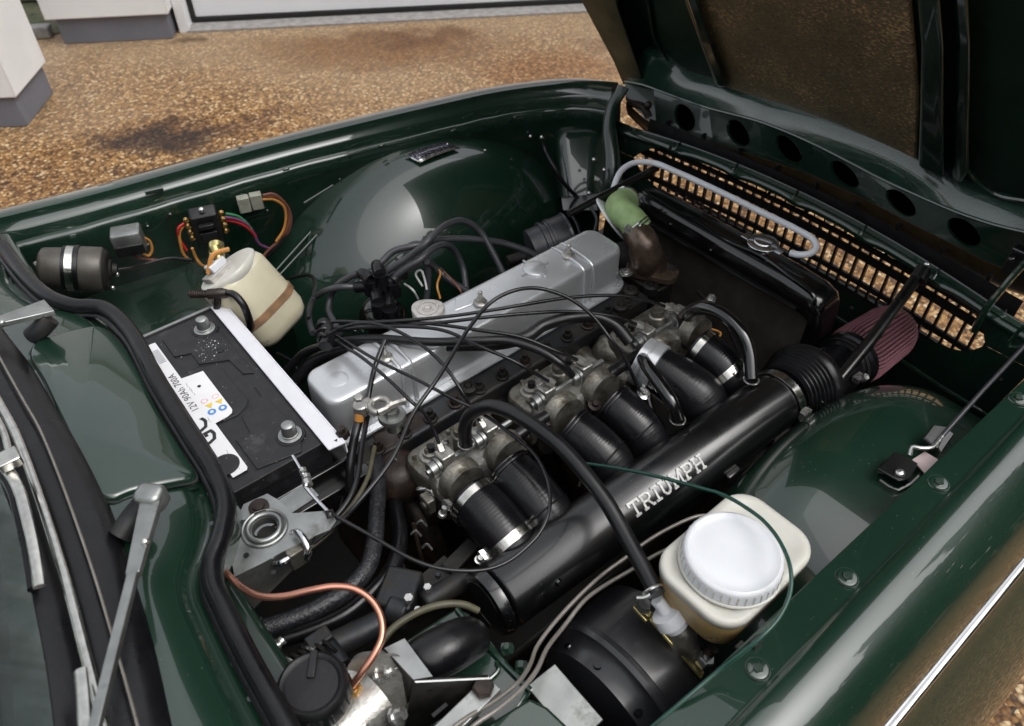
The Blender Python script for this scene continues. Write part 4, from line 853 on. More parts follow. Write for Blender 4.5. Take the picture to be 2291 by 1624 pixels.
for i, (s0, s1, r, m, lab) in enumerate(TR):
    a = P(*s0, .750); c = P(*s1, .728); mid = (a + c) / 2 + ZA * .006 + V((0, 0, 0)); t = thing('intake_trumpet', lab, 'rubber hose', (a + c) / 2 - ZA * .04, 'black rubber intake trumpets')
    r2 = r * (1.28 if i == 4 else 1.02)
    b = B(); b.tube([a, mid, c, c + (c - mid).normalized() * .012 + V((0, 0, -.012))], lambda q, r=r, r2=r2: r + (r2 - r) * min(1, q * 1.3) + .00010 * math.sin(q * 200), 44, 34); obj('rubber_tube', b, 'rubber', t, sharp=80)
    ax0 = (mid - a).normalized(); ax1 = (c - mid).normalized()
    if i in (1, 2, 3):
        for dd in (.002, .008): b = B(); b.torus(a + ax0 * dd, ax0, r + .0005, .0022, 40, 8); obj('moulded_lip', b, 'rubber', t)
        b = B(); b.torus(c - ax1 * .004, ax1, r2, .0020, 40, 8); obj('moulded_lip', b, 'rubber', t)
    if i in (0, 5):
        band(t, a + ax0 * .010, ax0, r + .001, .012, 'band', V((-.6, .2, .2)) if i == 0 else None); band(t, c - ax1 * .002, ax1, r + .0015, .014, 'band', V((-.8, .1, .05)) if i == 0 else None)
    if i == 4:
        b = B(); b.lathe(a - ax0 * .016, ax0, [(0, r + .001), (.001, r + .006), (.014, r + .006), (.015, r + .003), (.018, r + .003), (.019, r + .007), (.034, r + .007), (.035, r + .002)], 40, False); obj('silver_collar', b, 'silver', t, sharp=30)
    # elliptical flange plate where the trumpet meets the plenum
    fpz = c + V((.004, -.036, -.012)); b = B(); b.lathe(fpz, V((.1, -.7, .75)), [(-.004, .020), (.001, .020), (.002, .018)], 24, True, 1.4, XA); obj('flange_plate', b, 'black_satin', t, sharp=40)
    b = B(); b.lathe(fpz + V((.012, -.006, .004)), V((.1, -.7, .75)), [(0, .009), (.001, .0085)], 16, True, 1.5, XA); obj('worn_patch', b, 'steel', t)
#@@DIST
# ================================================================== distributor and leads
ds = thing('distributor', 'shiny black distributor cap with rubber boots on the far side of the engine', 'distributor', P(852, 700, .66))
dc = P(856, 706, .70)
b = B(); b.lathe(dc - ZA * .05, ZA, [(0, .030), (.035, .033), (.045, .043), (.050, .044), (.060, .042), (.072, .036), (.080, .026), (.083, .012)], 36); obj('cap', b, 'black_gloss', ds, sharp=50)
b = B(); b.lathe(dc - ZA * .10, ZA, [(0, .022), (.05, .028)], 24); obj('distributor_body', b, 'cast', ds)
bo = [(890, 0, (1, .2)), (0, 0, 0)]
boots = [((795, 643), (842, 646), .776), ((808, 612), (828, 625), .80), ((842, 592), (850, 612), .81), ((868, 655), (872, 690), .765), ((905, 612), (878, 630), .79), ((838, 640), (846, 676), .775)]
for i, (a, c, z) in enumerate(boots):
    b = B(); b.tube([P(*a, z), (P(*a, z) + P(*c, z)) / 2 + ZA * .003, P(*c, z)], lambda t: .010 + .002 * t, 12, 4); b.tube([P(*c, z), P(*c, z) - ZA * .03], .0135, 14, 1); obj('boot', b, 'rubber', ds, sharp=50)
for a, c in (((790, 730), (803, 745)), ((800, 722), (815, 742))): obj('spring_clip', B().tube([P(*a, .70), P((a[0] + c[0]) / 2 - 6, (a[1] + c[1]) / 2, .705), P(*c, .70)], .0014, 6, 4), 'chrome', ds)
GL = 'grey rubber ignition leads'
LEADS = [([(798, 642), (767, 642), (734, 648), (704, 664)], [.776, .78, .77, .74], 'short grey ignition lead running left from the distributor boots'),
 ([(802, 612), (780, 621), (752, 640), (739, 666), (735, 694), (749, 724), (760, 745)], [.80, .78, .74, .72, .72], 'grey ignition lead drooping behind the bundle to the tie wrap'),
 ([(703, 666), (693, 690), (692, 720), (700, 745)], [.74, .72, .72], 'grey lead going down beside the white bottle'),
 ([(828, 628), (872, 602), (916, 573), (948, 548), (972, 524), (1000, 502), (1037, 494), (1072, 515), (1100, 560), (1128, 616)], [.785, .82, .85, .86, .84, .80, .74], 'grey ignition lead making the highest arch over the rocker cover'),
 ([(872, 628), (905, 602), (940, 580), (968, 556), (992, 547), (1018, 562), (1036, 600), (1044, 655)], [.79, .82, .83, .82, .76, .72], 'grey ignition lead arching tightly down behind the rocker cover'),
 ([(852, 588), (880, 562), (931, 549), (976, 537), (1030, 534), (1080, 537), (1130, 545), (1175, 560), (1205, 575)], [.81, .83, .82, .80, .77, .74], 'grey ignition lead running forward towards the dark canister'),
 ([(903, 612), (925, 596), (945, 578), (956, 595), (958, 630), (954, 672)], [.79, .80, .80, .76, .72], 'short grey ignition lead dropping just behind the pale cap'),
 ([(1043, 650), (1010, 630), (975, 600), (955, 585)], [.73, .76, .80], 'grey lead crossing below the arches towards the plugs')]
for pts, zs, lab in LEADS: hose('ignition_lead', lab, 'ignition lead', pts, zs, 15, 'hose_grey', GL, 12)
for pts, m, lab in (([(962, 585), (985, 610), (978, 640), (985, 668)], 'w_org', 'thin orange wire hanging behind the rocker cover'), ([(985, 600), (1010, 625), (1030, 650), (1035, 668)], 'w_brn', 'thin brown wire hanging behind the rocker cover'), ([(945, 640), (930, 612), (942, 605), (950, 625), (955, 648)], 'w_wht', 'white wire curled in a loop behind the engine'), ([(905, 635), (925, 650), (935, 668)], 'w_wht', 'short white wire leading to the pale round cap')):
    hose('wire', lab, 'wire', pts, [.76, .78, .75], 5, m, None, 8)
# oil filler style grey cap
cap = thing('breather', 'pale grey round lobed cap on the near side of the rocker cover', 'cap', P(957, 700, .78)); cpp = P(957, 694, .806)
ring = []
for h, k in ((-.014, .97), (0, 1.0), (.003, .98), (.004, .93)):
    ring.append([cpp + ZA * h + V((math.cos(t), math.sin(t), 0)) * (.0275 * k * (1 + .07 * math.cos(3 * t + .6))) for t in [2 * math.pi * i / 48 for i in range(48)]])
b = B(); b.rings(ring); obj('cap_disc', b, 'grey_white', cap, sharp=40)
b = B(); b.torus(cpp + ZA * .005, ZA, .017, .0015, 28, 6); b.torus(cpp + ZA * .005, ZA, .008, .0015, 20, 6); b.lathe(cpp + ZA * .004, ZA, [(0, .006), (.003, .005)], 12); obj('cap_ring', b, 'grey_white', cap)
b = B(); b.cyl(cpp - ZA * .06, cpp - ZA * .014, .022, n=24); obj('cap_neck', b, 'silver', cap)
#@@PIPES
# ================================================================== pipes and cables
IG = 'thin black fuel injection pipes'
INJ = [([(705, 745), (735, 722), (840, 721), (992, 709), (1092, 695), (1180, 680), (1271, 666), (1377, 661), (1440, 670), (1495, 688)], [.77, .81, .83, .84, .84, .83, .81, .775], 'thin black injection pipe running furthest forward over the rocker cover'),
 ([(712, 752), (735, 735), (900, 728), (1000, 720), (1074, 711), (1195, 700), (1286, 697), (1377, 709), (1432, 728)], [.77, .81, .83, .84, .83, .81, .775], 'thin black injection pipe to the front throttle body, just below the longest one'),
 ([(725, 750), (770, 775), (810, 800), (870, 850), (919, 897), (950, 925), (970, 960), (986, 1004)], [.81, .83, .84, .83, .80, .765], 'thin black injection pipe to the rearmost injector near the battery'),
 ([(735, 745), (795, 724), (855, 728), (931, 764), (992, 816), (1030, 870), (1053, 909), (1078, 950)], [.81, .84, .85, .84, .81, .77], 'thin black injection pipe arching down to the second injector'),
 ([(735, 742), (820, 732), (916, 731), (992, 739), (1074, 775), (1150, 808), (1195, 834), (1232, 856)], [.80, .83, .84, .84, .82, .775], 'thin black injection pipe to the third injector, over the cover middle'),
 ([(735, 735), (850, 720), (960, 724), (1074, 739), (1165, 754), (1244, 785), (1300, 808)], [.80, .82, .83, .83, .81, .775], 'thin black injection pipe to the fourth injector, past the breather barrel'),]
for pts, zs, lab in INJ:
    t = hose('injection_pipe', lab, 'injection pipe', pts, zs, 8.5, 'cable', IG, 10)
    q = P(*pts[-1], zs[-1]); q0 = P(*pts[-2], zs[-1] + .01); d = (q - q0).normalized()
    b = B(); b.hexa(q - d * .006, d, .0075, .013); b.cyl(q - d * .016, q - d * .004, .0055, n=10); o = obj('end_nut', b, 'cast2', t)
hose('throttle_cable', 'black cable looping round over the trumpets and back to the steel bracket', 'cable', [(725, 735), (780, 768), (840, 804), (930, 848), (1016, 893), (1062, 915), (1153, 978), (1199, 1021), (1226, 1079), (1229, 1140), (1208, 1191), (1168, 1233), (1138, 1255), (1100, 1271), (1053, 1277), (982, 1271), (922, 1251), (836, 1202), (745, 1151)], [.81, .84, .84, .83, .83, .83, .82, .82, .83, .84, .85], 9, 'cable', None, 10)
hose('black_cable', 'thin black cable arching from beside the heater hoses over the rocker cover', 'cable', [(700, 1215), (767, 1161), (803, 1122), (878, 1026), (927, 921), (980, 845), (1052, 730), (1100, 675), (1150, 650), (1205, 645), (1271, 666), (1325, 706), (1365, 757), (1395, 797), (1420, 850), (1443, 900), (1465, 925)], [.80, .82, .84, .86, .88, .89, .88, .84, .80, .74, .68], 9, 'cable', None, 10)
hose('black_cable', 'thin black cable dropping from the tie wrap across the rear of the cover', 'cable', [(862, 762), (850, 790), (837, 827), (825, 885), (818, 930)], [.83, .82, .80, .78], 12, 'cable', None, 10)
hose('vacuum_hose', 'medium black hose draped over the cover to the middle throttle body', 'hose', [(640, 830), (680, 790), (730, 772), (790, 760), (840, 757), (961, 765), (1074, 762), (1135, 762), (1210, 785), (1256, 815), (1279, 840)], [.72, .77, .80, .81, .82, .82, .81, .775], 20, 'hose', None, 14)
hose('vacuum_hose', 'thicker black hose arching to the front throttle body', 'hose', [(650, 870), (700, 810), (780, 780), (900, 775), (1040, 772), (1120, 768), (1180, 752), (1215, 728), (1271, 712), (1332, 709), (1377, 728), (1410, 766)], [.70, .76, .79, .79, .80, .81, .80, .77], 29, 'hose', None, 16)
big = hose('breather_hose', 'long thick dark grey hose curving from rear throttle body to the brake servo', 'hose', [(1043, 1000), (1040, 962), (1050, 932), (1072, 915), (1100, 909), (1138, 920), (1199, 955), (1259, 1003), (1320, 1073), (1358, 1125), (1387, 1175), (1428, 1250), (1470, 1330)], [.765, .80, .83, .85, .86, .87, .87, .86, .85, .84, .835], 34, 'hose', None, 20)
q = P(1043, 992, .772); b = B(); b.torus(q, V((0, 0, 1)), .0118, .0012, 24, 6); obj('clip', b, 'zinc', big)
hose('curved_hose', 'glossy black hose bending from the front throttle body down to plenum end', 'hose', [(1540, 712), (1550, 697), (1575, 690), (1605, 697), (1635, 718), (1660, 748), (1676, 790), (1681, 848)], [.765, .79, .81, .82, .82, .81, .79, .762], 31, 'black_gloss', None, 20)
hose('curved_hose', 'glossy black hose lying beside the silver collared trumpet', 'hose', [(1436, 800), (1450, 822), (1478, 862), (1502, 900), (1516, 938)], [.775, .80, .80, .79, .766], 31, 'black_gloss', None, 20)
for u, v, m_ in ((1681, 849, 'zinc'), (1516, 938, 'zinc')): b = B(); b.torus(P(u, v, .764), ZA, .0115, .0016, 24, 6); tag(obj('hose_ring', b, m_), 'small bright ring where the curved hose enters the plenum' if u > 1600 else 'small bright ring at the foot of the hose beside the collared trumpet', 'ring')
hose('link_hose', 'short black rubber connector between the middle and front throttle bodies', 'hose', [(1362, 838), (1400, 812), (1428, 795)], [.755, .757, .757], 28, 'hose', None, 14)
hose('link_hose', 'short black rubber connector between the rear and middle throttle bodies', 'hose', [(1135, 990), (1180, 958), (1222, 930)], [.745, .747, .747], 28, 'hose', None, 14)
hose('fuel_pipe', 'dark rusty pipe rising beside the battery clamp', 'pipe', [(1520, 712), (1545, 690), (1580, 678), (1592, 680)], [.765, .785, .79], 18, 'rust', None, 12)
b = B(); q = P(1588, 677, .79); b.hexa(q, V((.6, .3, .3)), .008, .014); bpy.data.objects['fuel_pipe']['label'] = 'short rusty red pipe with union nut by the front throttle body'; obj('union_nut', b, 'zinc', bpy.data.objects['fuel_pipe'])
gt = hose('washer_tube', 'thin dark green tube arching over plenum and round the brake reservoir', 'tube', [(1290, 1034), (1340, 1041), (1389, 1049), (1450, 1061), (1510, 1076), (1565, 1091), (1616, 1106), (1665, 1133), (1709, 1166), (1745, 1212), (1768, 1270), (1768, 1325), (1744, 1380), (1700, 1428), (1650, 1468), (1607, 1501), (1523, 1572), (1462, 1624), (1400, 1680)], [.79, .83, .86, .88, .90, .91, .92, .91, .90, .87, .85, .83], 9.5, 'green_pipe', None, 10)
hose('brake_pipe', 'grey beige brake pipe, the nearer of the pair sweeping past the servo', 'pipe', [(960, 1680), (1019, 1624), (1053, 1600), (1110, 1566), (1161, 1524), (1187, 1484), (1201, 1447), (1238, 1396), (1295, 1334), (1351, 1283), (1402, 1246), (1436, 1219), (1489, 1186), (1556, 1156), (1590, 1152)], [.83, .82, .80, .78, .77, .77, .77, .77], 9.5, 'beige_pipe', 'pair of grey beige brake pipes', 10)
hose('brake_pipe', 'grey beige brake pipe, the lower and more forward of the pair', 'pipe', [(1000, 1690), (1059, 1624), (1110, 1589), (1167, 1541), (1201, 1498), (1224, 1450), (1261, 1402), (1309, 1342), (1351, 1311), (1414, 1274), (1448, 1252), (1499, 1227), (1530, 1222)], [.83, .82, .80, .78, .77, .765, .765], 10, 'beige_pipe', 'pair of grey beige brake pipes', 10)
bpy.data.objects['brake_pipe']['label'] = 'grey beige brake pipe, upper left one of the pair sweeping past the servo'
bpy.data.objects['brake_pipe.001']['label'] = 'grey beige brake pipe, lower right one of the pair sweeping past the servo'
cpipe = hose('copper_pipe', 'bright copper pipe looping from the rubber seal to the alloy master cylinder', 'pipe', [(500, 1275), (520, 1296), (543, 1316), (582, 1334), (633, 1334), (697, 1320), (748, 1312), (794, 1318), (833, 1345), (853, 1384), (854, 1426), (836, 1466), (808, 1506), (788, 1534)], [.86, .87, .88, .89, .89, .88, .87, .86, .84], 16, 'copper', None, 14)
q = P(786, 1537, .835); b = B(); b.hexa(q - ZA * .012, ZA, .011, .014); b.lathe(q - ZA * .016, ZA, [(0, .012), (.005, .012)], 20); obj('brass_union', b, 'brass', cpipe)
hq = hose('heater_hose', 'braided black heater hose, left one of two running down behind the engine', 'hose', [(845, 1015), (845, 1060), (845, 1108), (842, 1160), (838, 1210), (822, 1270), (779, 1318), (723, 1354), (659, 1383), (582, 1410), (560, 1420)], [.70, .72, .73, .74, .74, .74, .74, .74], 40, 'braid', 'pair of black heater hoses', 20)
hr = hose('heater_hose', 'smooth black heater hose, right one of two running down behind the engine', 'hose', [(880, 1110), (888, 1150), (895, 1195), (890, 1240), (868, 1285), (830, 1325), (774, 1372), (697, 1408), (610, 1436), (570, 1452)], [.66, .69, .70, .70, .70, .70], 38, 'rubber', 'pair of black heater hoses', 20)
b = B(); ax_ = (P(582, 1410, .74) - P(659, 1383, .74)).normalized()
for u, v in ((590, 1407), (575, 1411)): b.torus(P(u, v, .74), ax_, .0145, .0012, 28, 6)
obj('wire_clip', b, 'zinc', hq)
for u, v in ((587, 1462), (612, 1458), (600, 1470)): obj('clip_screw', B().lathe(P(u, v, .77), V((1, .3, .2)), [(0, .004), (.012, .004), (.013, .006), (.017, .006)], 10), 'zinc', hr)
hose('battery_cable', 'thick grey black battery cable hanging from the alloy clamp', 'cable', [(805, 935), (795, 970), (789, 1000), (783, 1050), (782, 1100)], [.79, .78, .76, .72], 20, 'hose', None, 14)
hose('battery_cable', 'black battery cable curving from the clamp under the steel bracket', 'cable', [(822, 932), (815, 970), (809, 1000), (800, 1067), (781, 1117), (740, 1168), (699, 1204), (670, 1225)], [.79, .79, .79, .78, .78], 13, 'hose', None, 12)
hose('battery_cable', 'brown grey cable curving below the clamp beside the black one', 'cable', [(838, 1000), (834, 1020), (822, 1070), (795, 1120), (755, 1170), (712, 1212), (680, 1236)], [.76, .77, .77, .77], 11, 'olive_pipe', None, 12)
hose('olive_tube', 'olive green tube curving above the rubber gear boot', 'tube', [(850, 1440), (880, 1405), (930, 1372), (985, 1353), (1035, 1352), (1070, 1366)], [.76, .77, .77, .75], 17, 'olive_pipe', None, 12)
hose('black_cable', 'thin dark cable hanging in the left front corner behind the headlamp bucket', 'cable', [(1215, 305), (1218, 330), (1238, 370), (1262, 410), (1290, 440)], [.77, .72, .64], 9, 'hose', None, 10)
# tie wrap
b = B(); q = zp([(722, 722), (735, 745), (728, 775)], [.83, .83]); b.tube([q[0], q[1], q[2]], .0105, 14, 4); [b.torus(q[0].lerp(q[2], t_), q[2] - q[0], .0105, .0025, 18, 6) for t_ in (.2, .45, .7)]; b.tube([P(712, 738, .825), P(728, 752, .84), P(748, 742, .83)], .005, 8, 4); tag(obj('tie_wrap', b, 'rubber'), 'black tape and tie gathering the injection pipes near the washer bottle', 'tie')
#@@BATTERY
# ================================================================== battery
bt = thing('battery', 'black car battery with white label and two silver posts beside the rubber seal', 'battery', (.2, .9, .62))
bx0, bx1, by0, by1, bz = .100, .268, .722, 1.098, .80
b = B(); b.rrect(((bx0 + bx1) / 2, (by0 + by1) / 2, 0), AX, (bx1 - bx0) / 2, (by1 - by0) / 2, .004, [(-.003, .62), (-.003, .775), (0, .776), (0, .799), (-.001, .80)], 3); obj('case', b, 'batt', bt, sharp=30)
def gline(pts, wd=.0022):
    b = B()
    for a, c in zip(pts[:-1], pts[1:]): b.bar(P(*a, .8004), P(*c, .8004), wd, .0006)
    return b
def ct(x, y): return ((350 + x / 4.06) * .895, (820 + y / 4.06) * .895)
panels = [[(210, 120), (345, 300), (350, 310), (600, 240), (520, 120)]]
obj('raised_panel', B().prism([P(*ct(x, y), .8002) for x, y in [(230, 130), (350, 300), (520, 262), (600, 375), (905, 330), (1045, 470), (1160, 460), (840, 60), (560, 20)]], (0, 0, .0022)), 'batt', bt, bevel=.0008)
obj('raised_panel', B().prism([P(*ct(x, y), .8002) for x, y in [(480, 450), (610, 400), (820, 400), (880, 460), (955, 560), (1030, 650), (1100, 735), (1085, 790), (985, 890), (850, 950), (800, 930)]], (0, 0, .0018)), 'batt', bt, bevel=.0008)
obj('raised_panel', B().prism([P(*ct(x, y), .8002) for x, y in [(1165, 600), (1235, 700), (1035, 915), (1115, 1065), (975, 1150), (1190, 1440), (1640, 1260), (1640, 1060)]], (0, 0, .0022)), 'batt', bt, bevel=.0008)
for pts in ([(460, 450), (600, 385), (905, 330), (1045, 470)], [(1140, 575), (1235, 705), (1020, 910), (1115, 1065), (965, 1150), (1175, 1440)], [(820, 398), (890, 470), (950, 560), (1030, 650), (1100, 735), (1085, 800), (985, 890), (830, 960)], [(520, 262), (600, 378)]):
    obj('groove', gline([ct(*q) for q in pts]), 'w_blk', bt)
# white label
lp_ = [(75, 180), (155, 150), (430, 520), (640, 440), (940, 830), (890, 900), (765, 970), (1090, 1420), (1075, 1440), (945, 1520), (700, 1200), (600, 970), (280, 470)]
b = B(); q = [P(*ct(x, y), .8030) for x, y in [(75, 180), (155, 150), (410, 500), (420, 515), (640, 437), (935, 825), (935, 860), (890, 900), (765, 968), (1090, 1410), (1085, 1440), (945, 1520), (800, 1330), (560, 960), (300, 560)]]
b.prism(q, (0, 0, .0006)); lab = obj('label', b, 'label', bt)
def text(s, org, ex, ey, size, m, parent, name='printed_text', sx=1.0):
    cu = bpy.data.curves.new('t', 'FONT'); cu.body = s; cu.size = size; cu.resolution_u = 2; cu.offset = .018 * size if size > .03 else 0; to = bpy.data.objects.new('t', cu); COL.objects.link(to); bpy.context.view_layer.update()
    me = bpy.data.meshes.new_from_object(to.evaluated_get(bpy.context.evaluated_depsgraph_get())); ez = ex.cross(ey)
    b = B(); b.add([V(org) + ex * (v.co.x * sx) + ey * v.co.y for v in me.vertices], [tuple(p.vertices) for p in me.polygons]); bpy.data.objects.remove(to); bpy.data.curves.remove(cu)
    return obj(name, b, m, parent)
tA, tB = P(*ct(604, 826), .8040), P(*ct(326, 436), .8040); te_ = (tB - tA); TL = te_.length; te_.normalize(); tu = ZA.cross(te_)
text('12V 90Ah 700A', tA - tu * .000, te_, tu, TL / 6.75 * .98, 'ink', lab)
tA2 = P(*ct(812, 1135), .8040); text('GC', tA2, te_, tu, .040, 'ink', lab)
for (x, y), m_, kind in (((730, 850), 'ic_b', 0), ((840, 808), 'ic_b', 0), ((705, 785), 'ic_y', 1), ((808, 742), 'ic_y', 1), ((652, 740), 'ic_p', 2), ((765, 690), 'ic_p', 2), ((600, 590), 'w_blk', 3)):
    c_ = P(*ct(x, y), .8038); b = B(); r_ = (.0062, .0068, .0055, .0028)[kind]
    if kind == 2: b.torus(c_, ZA, r_ * .8, .0006, 20, 4)
    else: b.lathe(c_, ZA, [(0, r_), (.0003, r_)], 3 if kind == 1 else 20)
    o = obj('printed_icon', b, m_, lab)
    if kind == 0: obj('printed_icon', B().lathe(c_ + ZA * .0004, ZA, [(0, .0028), (.0002, .0028)], 8), 'label', lab)
b = B(); 
for k in range(9): 
    c_ = P(*ct(150 + 10 * k, 235 + 14 * k), .8038); b.box(c_, (.011, .0016, .0002))
obj('bar_code', b, 'plinth', lab)
for k, (x, y, n_) in enumerate([(470, 560, 7), (520, 620, 5), (690, 910, 4), (880, 1240, 9), (940, 1330, 7)]):
    b = B(); c_ = P(*ct(x, y), .8038)
    for j in range(n_): b.box(c_ + te_ * (-.0035 * j) + tu * (.0006 * ((j * 7) % 3)), (.0018 + .0006 * ((j * 5) % 3), .0007, .0002), (te_, tu, ZA))
    obj('fine_print', b, 'plinth', lab)
b = B(); b.lathe(P(505, 1040, .8035), ZA, [(0, .019), (.001, .019), (.0015, .017)], 28); obj('vent_plug', b, 'batt', bt)
for (u, v), d_ in (((459, 738), .0125), ((650, 975), .0125)):
    c_ = P(u, v, .801); b = B(); b.lathe(c_, ZA, [(0, .017), (.004, .017), (.005, .0125), (.007, .0125), (.0075, .011), (.020, .010), (.024, .0088), (.0255, .006)], 28); obj('terminal_post', b, 'steel', bt, sharp=35)
    b = B(); b.torus(c_ + ZA * .001, ZA, .0195, .002, 28, 6); obj('post_collar', b, 'batt', bt)
c_ = P(*ct(815, 228), .803); b = B(); b.torus(c_, ZA, .0042, .001, 20, 6); b.lathe(c_, ZA, [(0, .0035), (.0003, .0035)], 12); obj('vent_hole', b, 'w_blk', bt)
b = B(); rr3 = random.Random(5)
for k in range(70):
    a = rr3.gauss(0, 1); c = rr3.gauss(0, 1); q = P(468 + a * 16 - 4, 778 + c * 12 - a * 2, .8032); s = .0003 + .0011 * rr3.random() ** 4; b.lathe(q, ZA, [(0, s), (s * .3, s * .6)], 7)
stuff(obj('white_corrosion', b, 'label', bt))
b = B(); b.box((.185, 1.104, .797), (.19, .006, .012)); obj('case_rim', b, 'steel', bt)
# tray and clamp bar
b = B(); b.box((.20, .712, .735), (.20, .008, .045)); b.box((.20, .705, .70), (.22, .02, .04)); obj('tray_lip', b, 'black_satin', bt, bevel=.002)
br = thing('battery_clamp_bar', 'white painted steel bar holding the battery along its engine side', 'bar', (.28, .9, .80))
ba0, ba1 = P(482, 684, .806), P(756, 998, .806)
q0, q1, q2, q3 = P(470, 686, .806), P(500, 678, .806), P(771, 990, .806), P(735, 1006, .806)
b = B(); b.prism([q0, q1, q2, q3], (0, 0, -.003)); obj('strip', b, 'white_strip', br, bevel=.0008)
b = B(); b.prism([q1, q2, q2 - ZA * .022, q1 - ZA * .022], (.002, 0, 0)); obj('down_flange', b, 'white_strip', br)
b = B(); b.lathe(P(752, 985, .8065), ZA, [(0, .003), (.0003, .003)], 3); obj('slot', b, 'w_blk', br)
b = B(); b.tube([P(424, 657, .835), P(440, 658, .835), P(470, 660, .835)], .0055, 10, 3)
for i in range(7): b.torus(P(428 + 5 * i, 658, .835), P(470, 660, .835) - P(424, 657, .835), .0058, .0012, 14, 6)
hk = obj('hook_bolt', b, 'rust', br)
b = B(); b.tube([P(465, 658, .835), P(488, 656, .835), P(508, 655, .832)], .009, 10, 3); b.tube([P(488, 660, .83), P(487, 675, .82), P(485, 688, .806)], .006, 8, 3); obj('brown_clamp', b, 'rust', br)
b = B(); q = P(486, 682, .807); b.hexa(q, ZA, .007, .009); b.cyl(q, q + ZA * .014, .0035); obj('clamp_nut', b, 'steel', br)
b = B(); q = P(768, 975, .80); b.hexa(q, ZA, .010, .010); b.cyl(q, q + ZA * .018, .005); obj('clamp_nut', b, 'rust', br)
hose('earth_lead', 'black cable leaving the brown battery clamp beside the cream bottle', 'cable', [(505, 655), (525, 660), (543, 680), (556, 710), (563, 740), (568, 775)], [.832, .84, .82, .77, .70], 17, 'hose', None, 14)
# loose alloy clamp with cable
ac = thing('terminal_clamp', 'loose alloy battery terminal clamp lying over the rear of the engine', 'clamp', P(850, 905, .80))
cc_ = P(850, 907, .815); b = B(); tt = [cc_ + V((math.cos(t), math.sin(t), 0)) * .014 for t in [R(a) for a in range(-20 - 50 + 25, 290 - 50 - 5, 15)]]
b.tube(tt, .0052, 10, 2, flat=1.0); obj('ring_jaw', b, 'cast2', ac)
b = B(); b.tube([tt[0], tt[0] + V((.012, -.002, 0)), tt[0] + V((.024, -.006, 0))], .0055, 8, 2); b.tube([tt[-1], tt[-1] + V((.012, -.002, 0)), tt[-1] + V((.026, .002, 0))], .0055, 8, 2); obj('jaw_ear', b, 'cast2', ac)
q = P(806, 905, .815); b = B(); b.lathe(q - ZA * .020, ZA, [(0, .0085), (.003, .0115), (.020, .0115), (.022, .009)], 14); b.hexa(P(803, 893, .832), ZA, .0075, .006); b.box(P(822, 905, .812), (.016, .018, .010)); obj('cable_socket', b, 'cast2', ac, bevel=.001)
b = B(); b.cyl(P(805, 925, .802), P(804, 940, .792), .0072, n=14); obj('red_sleeve', b, 'w_org', ac)
q = P(877, 928, .795); b = B(); b.lathe(q, ZA, [(-.006, .021), (0, .021), (.002, .020)], 28); b.hexa(q + ZA * .002, ZA, .012, .010); b.cyl(q - V((0, 0, .03)), q, .012); obj('washer_bolt', b, 'steel', ac)
b = B(); b.sphere(P(881, 1027, .745), .0055, 8); tag(obj('ball_joint', b, 'chrome'), 'small bright ball beside the head of the braided heater hose', 'ball')
#@@LEFTBAY
# ================================================================== washer bottle
wb = thing('washer_bottle', 'aged cream plastic washer bottle with brown strap beside the battery', 'bottle', P(570, 690, .60))
w0 = P(513, 607, .835); w1 = P(628, 735, .715); wd_ = (w1 - w0); WL = wd_.length; wz = wd_.normalized(); wx, wy = frame(wz)
wx = (V((1, .2, 0)) - wz * wz.dot(V((1, .2, 0)))).normalized(); wy = wz.cross(wx)
b = B(); b.rrect(w0, (wx, wy, wz), .058, .047, .034, [(-.012, -.002), (-.004, .002), (0, .010), (.002, WL * .5), (.003, WL * .82), (-.002, WL * .93), (-.012, WL), (-.03, WL + .004)], 8); obj('bottle_body', b, 'cream', wb, sharp=70)
b = B(); b.rrect(w0 + wz * (WL * .55), (wx, wy, wz), .0612, .0502, .036, [(0, 0), (.0015, .001), (.0015, .013), (0, .014)], 8); obj('strap', b, 'strap', wb)
lidc = w0 - wz * .004; b = B(); b.lathe(lidc, -wz, [(-.014, .047), (-.008, .050), (0, .050), (.003, .048), (.004, .040)], 40, True, 1.12, wx); obj('lid', b, 'res', wb, sharp=35)
pm = lidc - wz * .008; b = B(); b.box(pm + wx * -.016 + wy * .0, (.05, .034, .012), (wx, wy, -wz)); obj('pump_plate', b, 'grey_white', wb, bevel=.002)
b = B(); b.box(pm - wz * .012 - wx * .010, (.032, .026, .014), (wx, wy, -wz)); obj('pump_block', b, 'white_plastic', wb, bevel=.002)
b = B(); b.cyl(pm - wz * .016 + wx * .000 - wy * .004, pm - wz * .03 + wx * .022 - wy * .02, .013, n=16); b.cyl(pm - wz * .012 + wx * .0, pm - wz * .035 + wx * .012 - wy * .004, .010, n=14); obj('pump_motor', b, 'gold', wb, sharp=35)
b = B(); b.tube([pm + wx * -.03 - wz * .01, pm - wz * .03 - wx * .005 + wy * .012, pm - wz * .02 + wx * .02 + wy * .016], .004, 8, 5); obj('pump_lead', b, 'w_org', wb)
